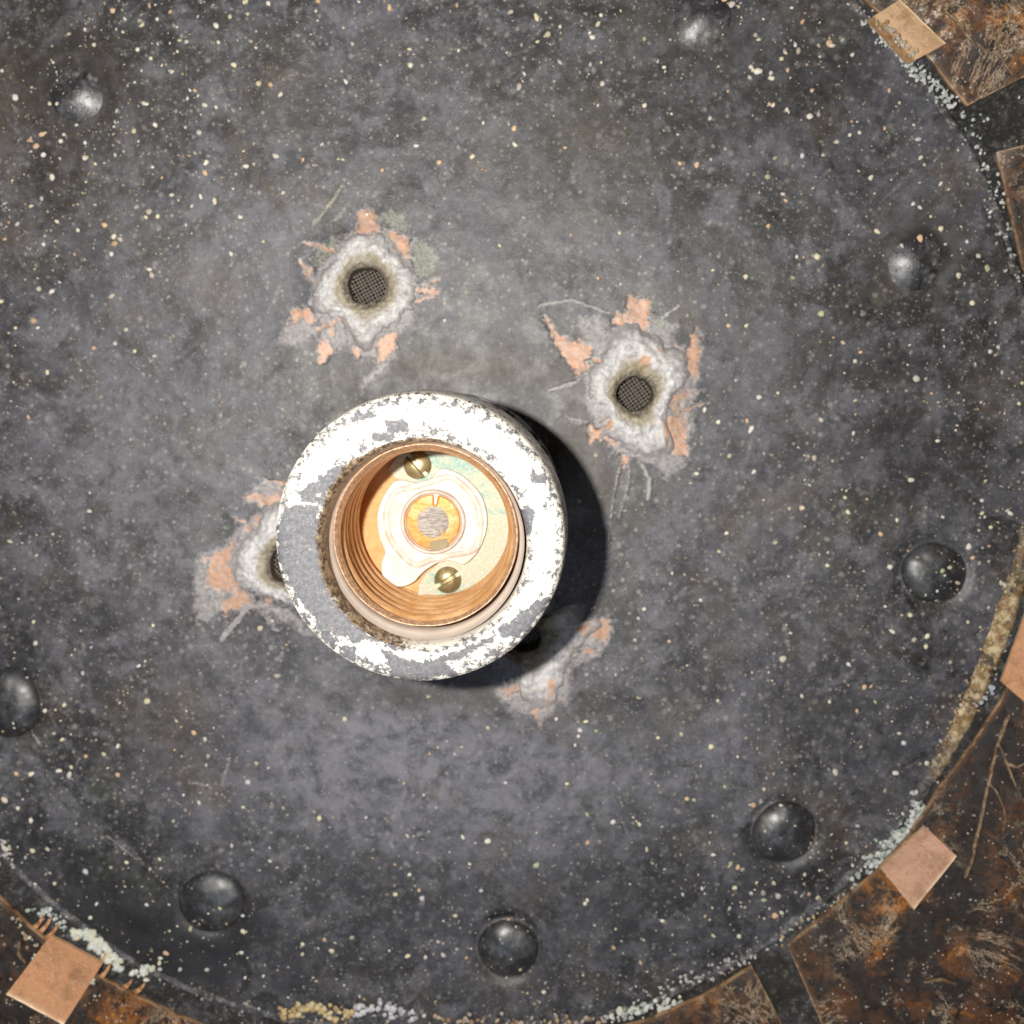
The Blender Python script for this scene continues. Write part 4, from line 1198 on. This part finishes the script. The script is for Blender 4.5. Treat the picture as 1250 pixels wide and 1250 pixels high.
def w2(pts, z):  # outline points (in the zoomed view) at height z
    q = np.array(z2(pts)); return at(q[:, 0], q[:, 1], z)[:, :2]


arc = []
for a_ in np.radians(np.arange(118, -101, -8)):
    arc.append((SX + 1.215 * math.cos(a_), SY + 1.215 * math.sin(a_)))
inner = w2([(530, 995), (535, 930), (575, 865), (640, 815), (700, 700), (760, 560), (700, 420), (560, 360), (450, 325), (400, 310), (350, 255)], ZD + 0.06)
strap_pts = [p for p in arc] + [tuple(p) for p in inner]
plate_piece('zinc_strap', strap_pts, ZD + 0.004, ZD + 0.07, 0.012, M_ZINC, socket)
insul = smooth_loop(w2([(405, 320), (335, 400), (290, 520), (300, 650), (335, 740), (315, 800), (320, 880), (370, 935), (440, 945), (510, 915), (560, 860), (640, 808), (720, 792), (800, 815),
                        (880, 740), (930, 620), (932, 500), (890, 390), (800, 300), (720, 260), (660, 255), (600, 312), (520, 332)], ZD + 0.16), 4)
ins = plate_piece('insulator', insul, ZD + 0.02, ZD + 0.15, 0.03, M_INSUL, socket)
ridge = smooth_loop(w2([(400, 388), (480, 365), (590, 335), (700, 300), (790, 345), (865, 440), (897, 560), (880, 680), (840, 738), (700, 765), (600, 790), (510, 818), (410, 730), (350, 620), (345, 490)], ZD + 0.2), 4)


def tube_loop(name, pts, z, rx, rz, mat, parent):
    pts = np.asarray(pts); k_ = len(pts)
    tan = np.roll(pts, -1, 0) - np.roll(pts, 1, 0); tan /= np.linalg.norm(tan, axis=1)[:, None]
    nr_ = np.stack([-tan[:, 1], tan[:, 0]], -1); m = 10
    V = np.zeros((k_, m, 3))
    for j in range(m):
        a_ = 2 * PI * j / m
        V[:, j, :2] = pts + nr_ * rx * math.cos(a_); V[:, j, 2] = z + rz * math.sin(a_)
    f_ = grid_faces(k_, m, True, True)
    return mk(name, V.reshape(-1, 3), f_, mat, parent)


tube_loop('ridge', ridge, ZD + 0.145, 0.055, 0.022, M_RIB, ins)
cx2, cy2 = w2([(617, 565)], ZD + 0.2)[0]
cup = smooth_profile([(0.53, ZD + 0.14), (0.515, ZD + 0.20), (0.49, ZD + 0.225), (0.465, ZD + 0.21), (0.45, ZD + 0.16)], 4)
v, f = lathe(cup, 120, (cx2, cy2))
mk('rim', v.reshape(-1, 3), f, M_RIB, ins)
cont = thing_contact = None
prof = smooth_profile([(0.001, ZD + 0.18), (0.25, ZD + 0.18), (0.40, ZD + 0.175), (0.435, ZD + 0.165), (0.45, ZD + 0.13)], 4)
v, f = lathe(prof, 120, (cx2, cy2))
thc = np.arctan2(v[..., 1] - cy2, v[..., 0] - cx2); rc = np.hypot(v[..., 1] - cy2, v[..., 0] - cx2)
v[..., 2] -= 0.05 * np.exp(-((thc - math.radians(83)) / 0.07) ** 2) * (rc > 0.26)
contact = mk('centre_contact', v.reshape(-1, 3), f[:, ::-1], M_CONTACT, socket)
bent = w2([(598, 680), (650, 668), (700, 660), (708, 700), (680, 728), (610, 732), (596, 710)], ZD + 0.2)
plate_piece('contact_notch', bent, ZD + 0.15, ZD + 0.192, 0.006, M_GAP, contact)


def slotted(name, c, r_, z, h_, ang, mat, parent, sw_=0.05, depth=0.06):
    nt_, nr_ = 120, 40
    t_ = np.linspace(0, 2 * PI, nt_, endpoint=False); u_ = np.r_[np.linspace(0.001, 0.96, nr_ - 6), 0.98, 1.0, 1.0, 1.0, 0.98, 0.9]
    T_, U_ = np.meshgrid(t_, u_, indexing='ij')
    x = r_ * U_ * np.cos(T_); y = r_ * U_ * np.sin(T_)
    zz_ = z + h_ * (1 - 0.75 * U_ ** 2.6)
    dz = np.array([0] * (nr_ - 6) + [0.0, 0.1, 0.5, 0.8, 1, 1.0]) * (h_ * 0.25 + 0.03)
    zz_ = zz_ - dz[None, :]
    s_ = np.abs(-x * math.sin(ang) + y * math.cos(ang))
    zz_ = zz_ - np.clip((sw_ - s_) / 0.012 + 0.5, 0, 1) * depth * (U_ < 0.999)
    V = np.stack([c[0] + x, c[1] + y, zz_], -1)
    return mk(name, V.reshape(-1, 3), grid_faces(nt_, nr_, True), mat, parent)


rvh = slotted('contact_rivet', (cx2, cy2), 0.255, ZD + 0.17, 0.06, math.radians(-50), M_RIVHEAD, contact, 0.012, 0.03)
s1 = w2([(525, 232)], ZD + 0.15)[0]; s2 = w2([(703, 907)], ZD + 0.15)[0]
slotted('terminal_screw', s1, 0.222, ZD + 0.075, 0.11, math.radians(-48), M_SCREW, socket, 0.036, 0.088)
slotted('terminal_screw', s2, 0.218, ZD + 0.075, 0.11, math.radians(29), M_SCREW, socket, 0.036, 0.088)
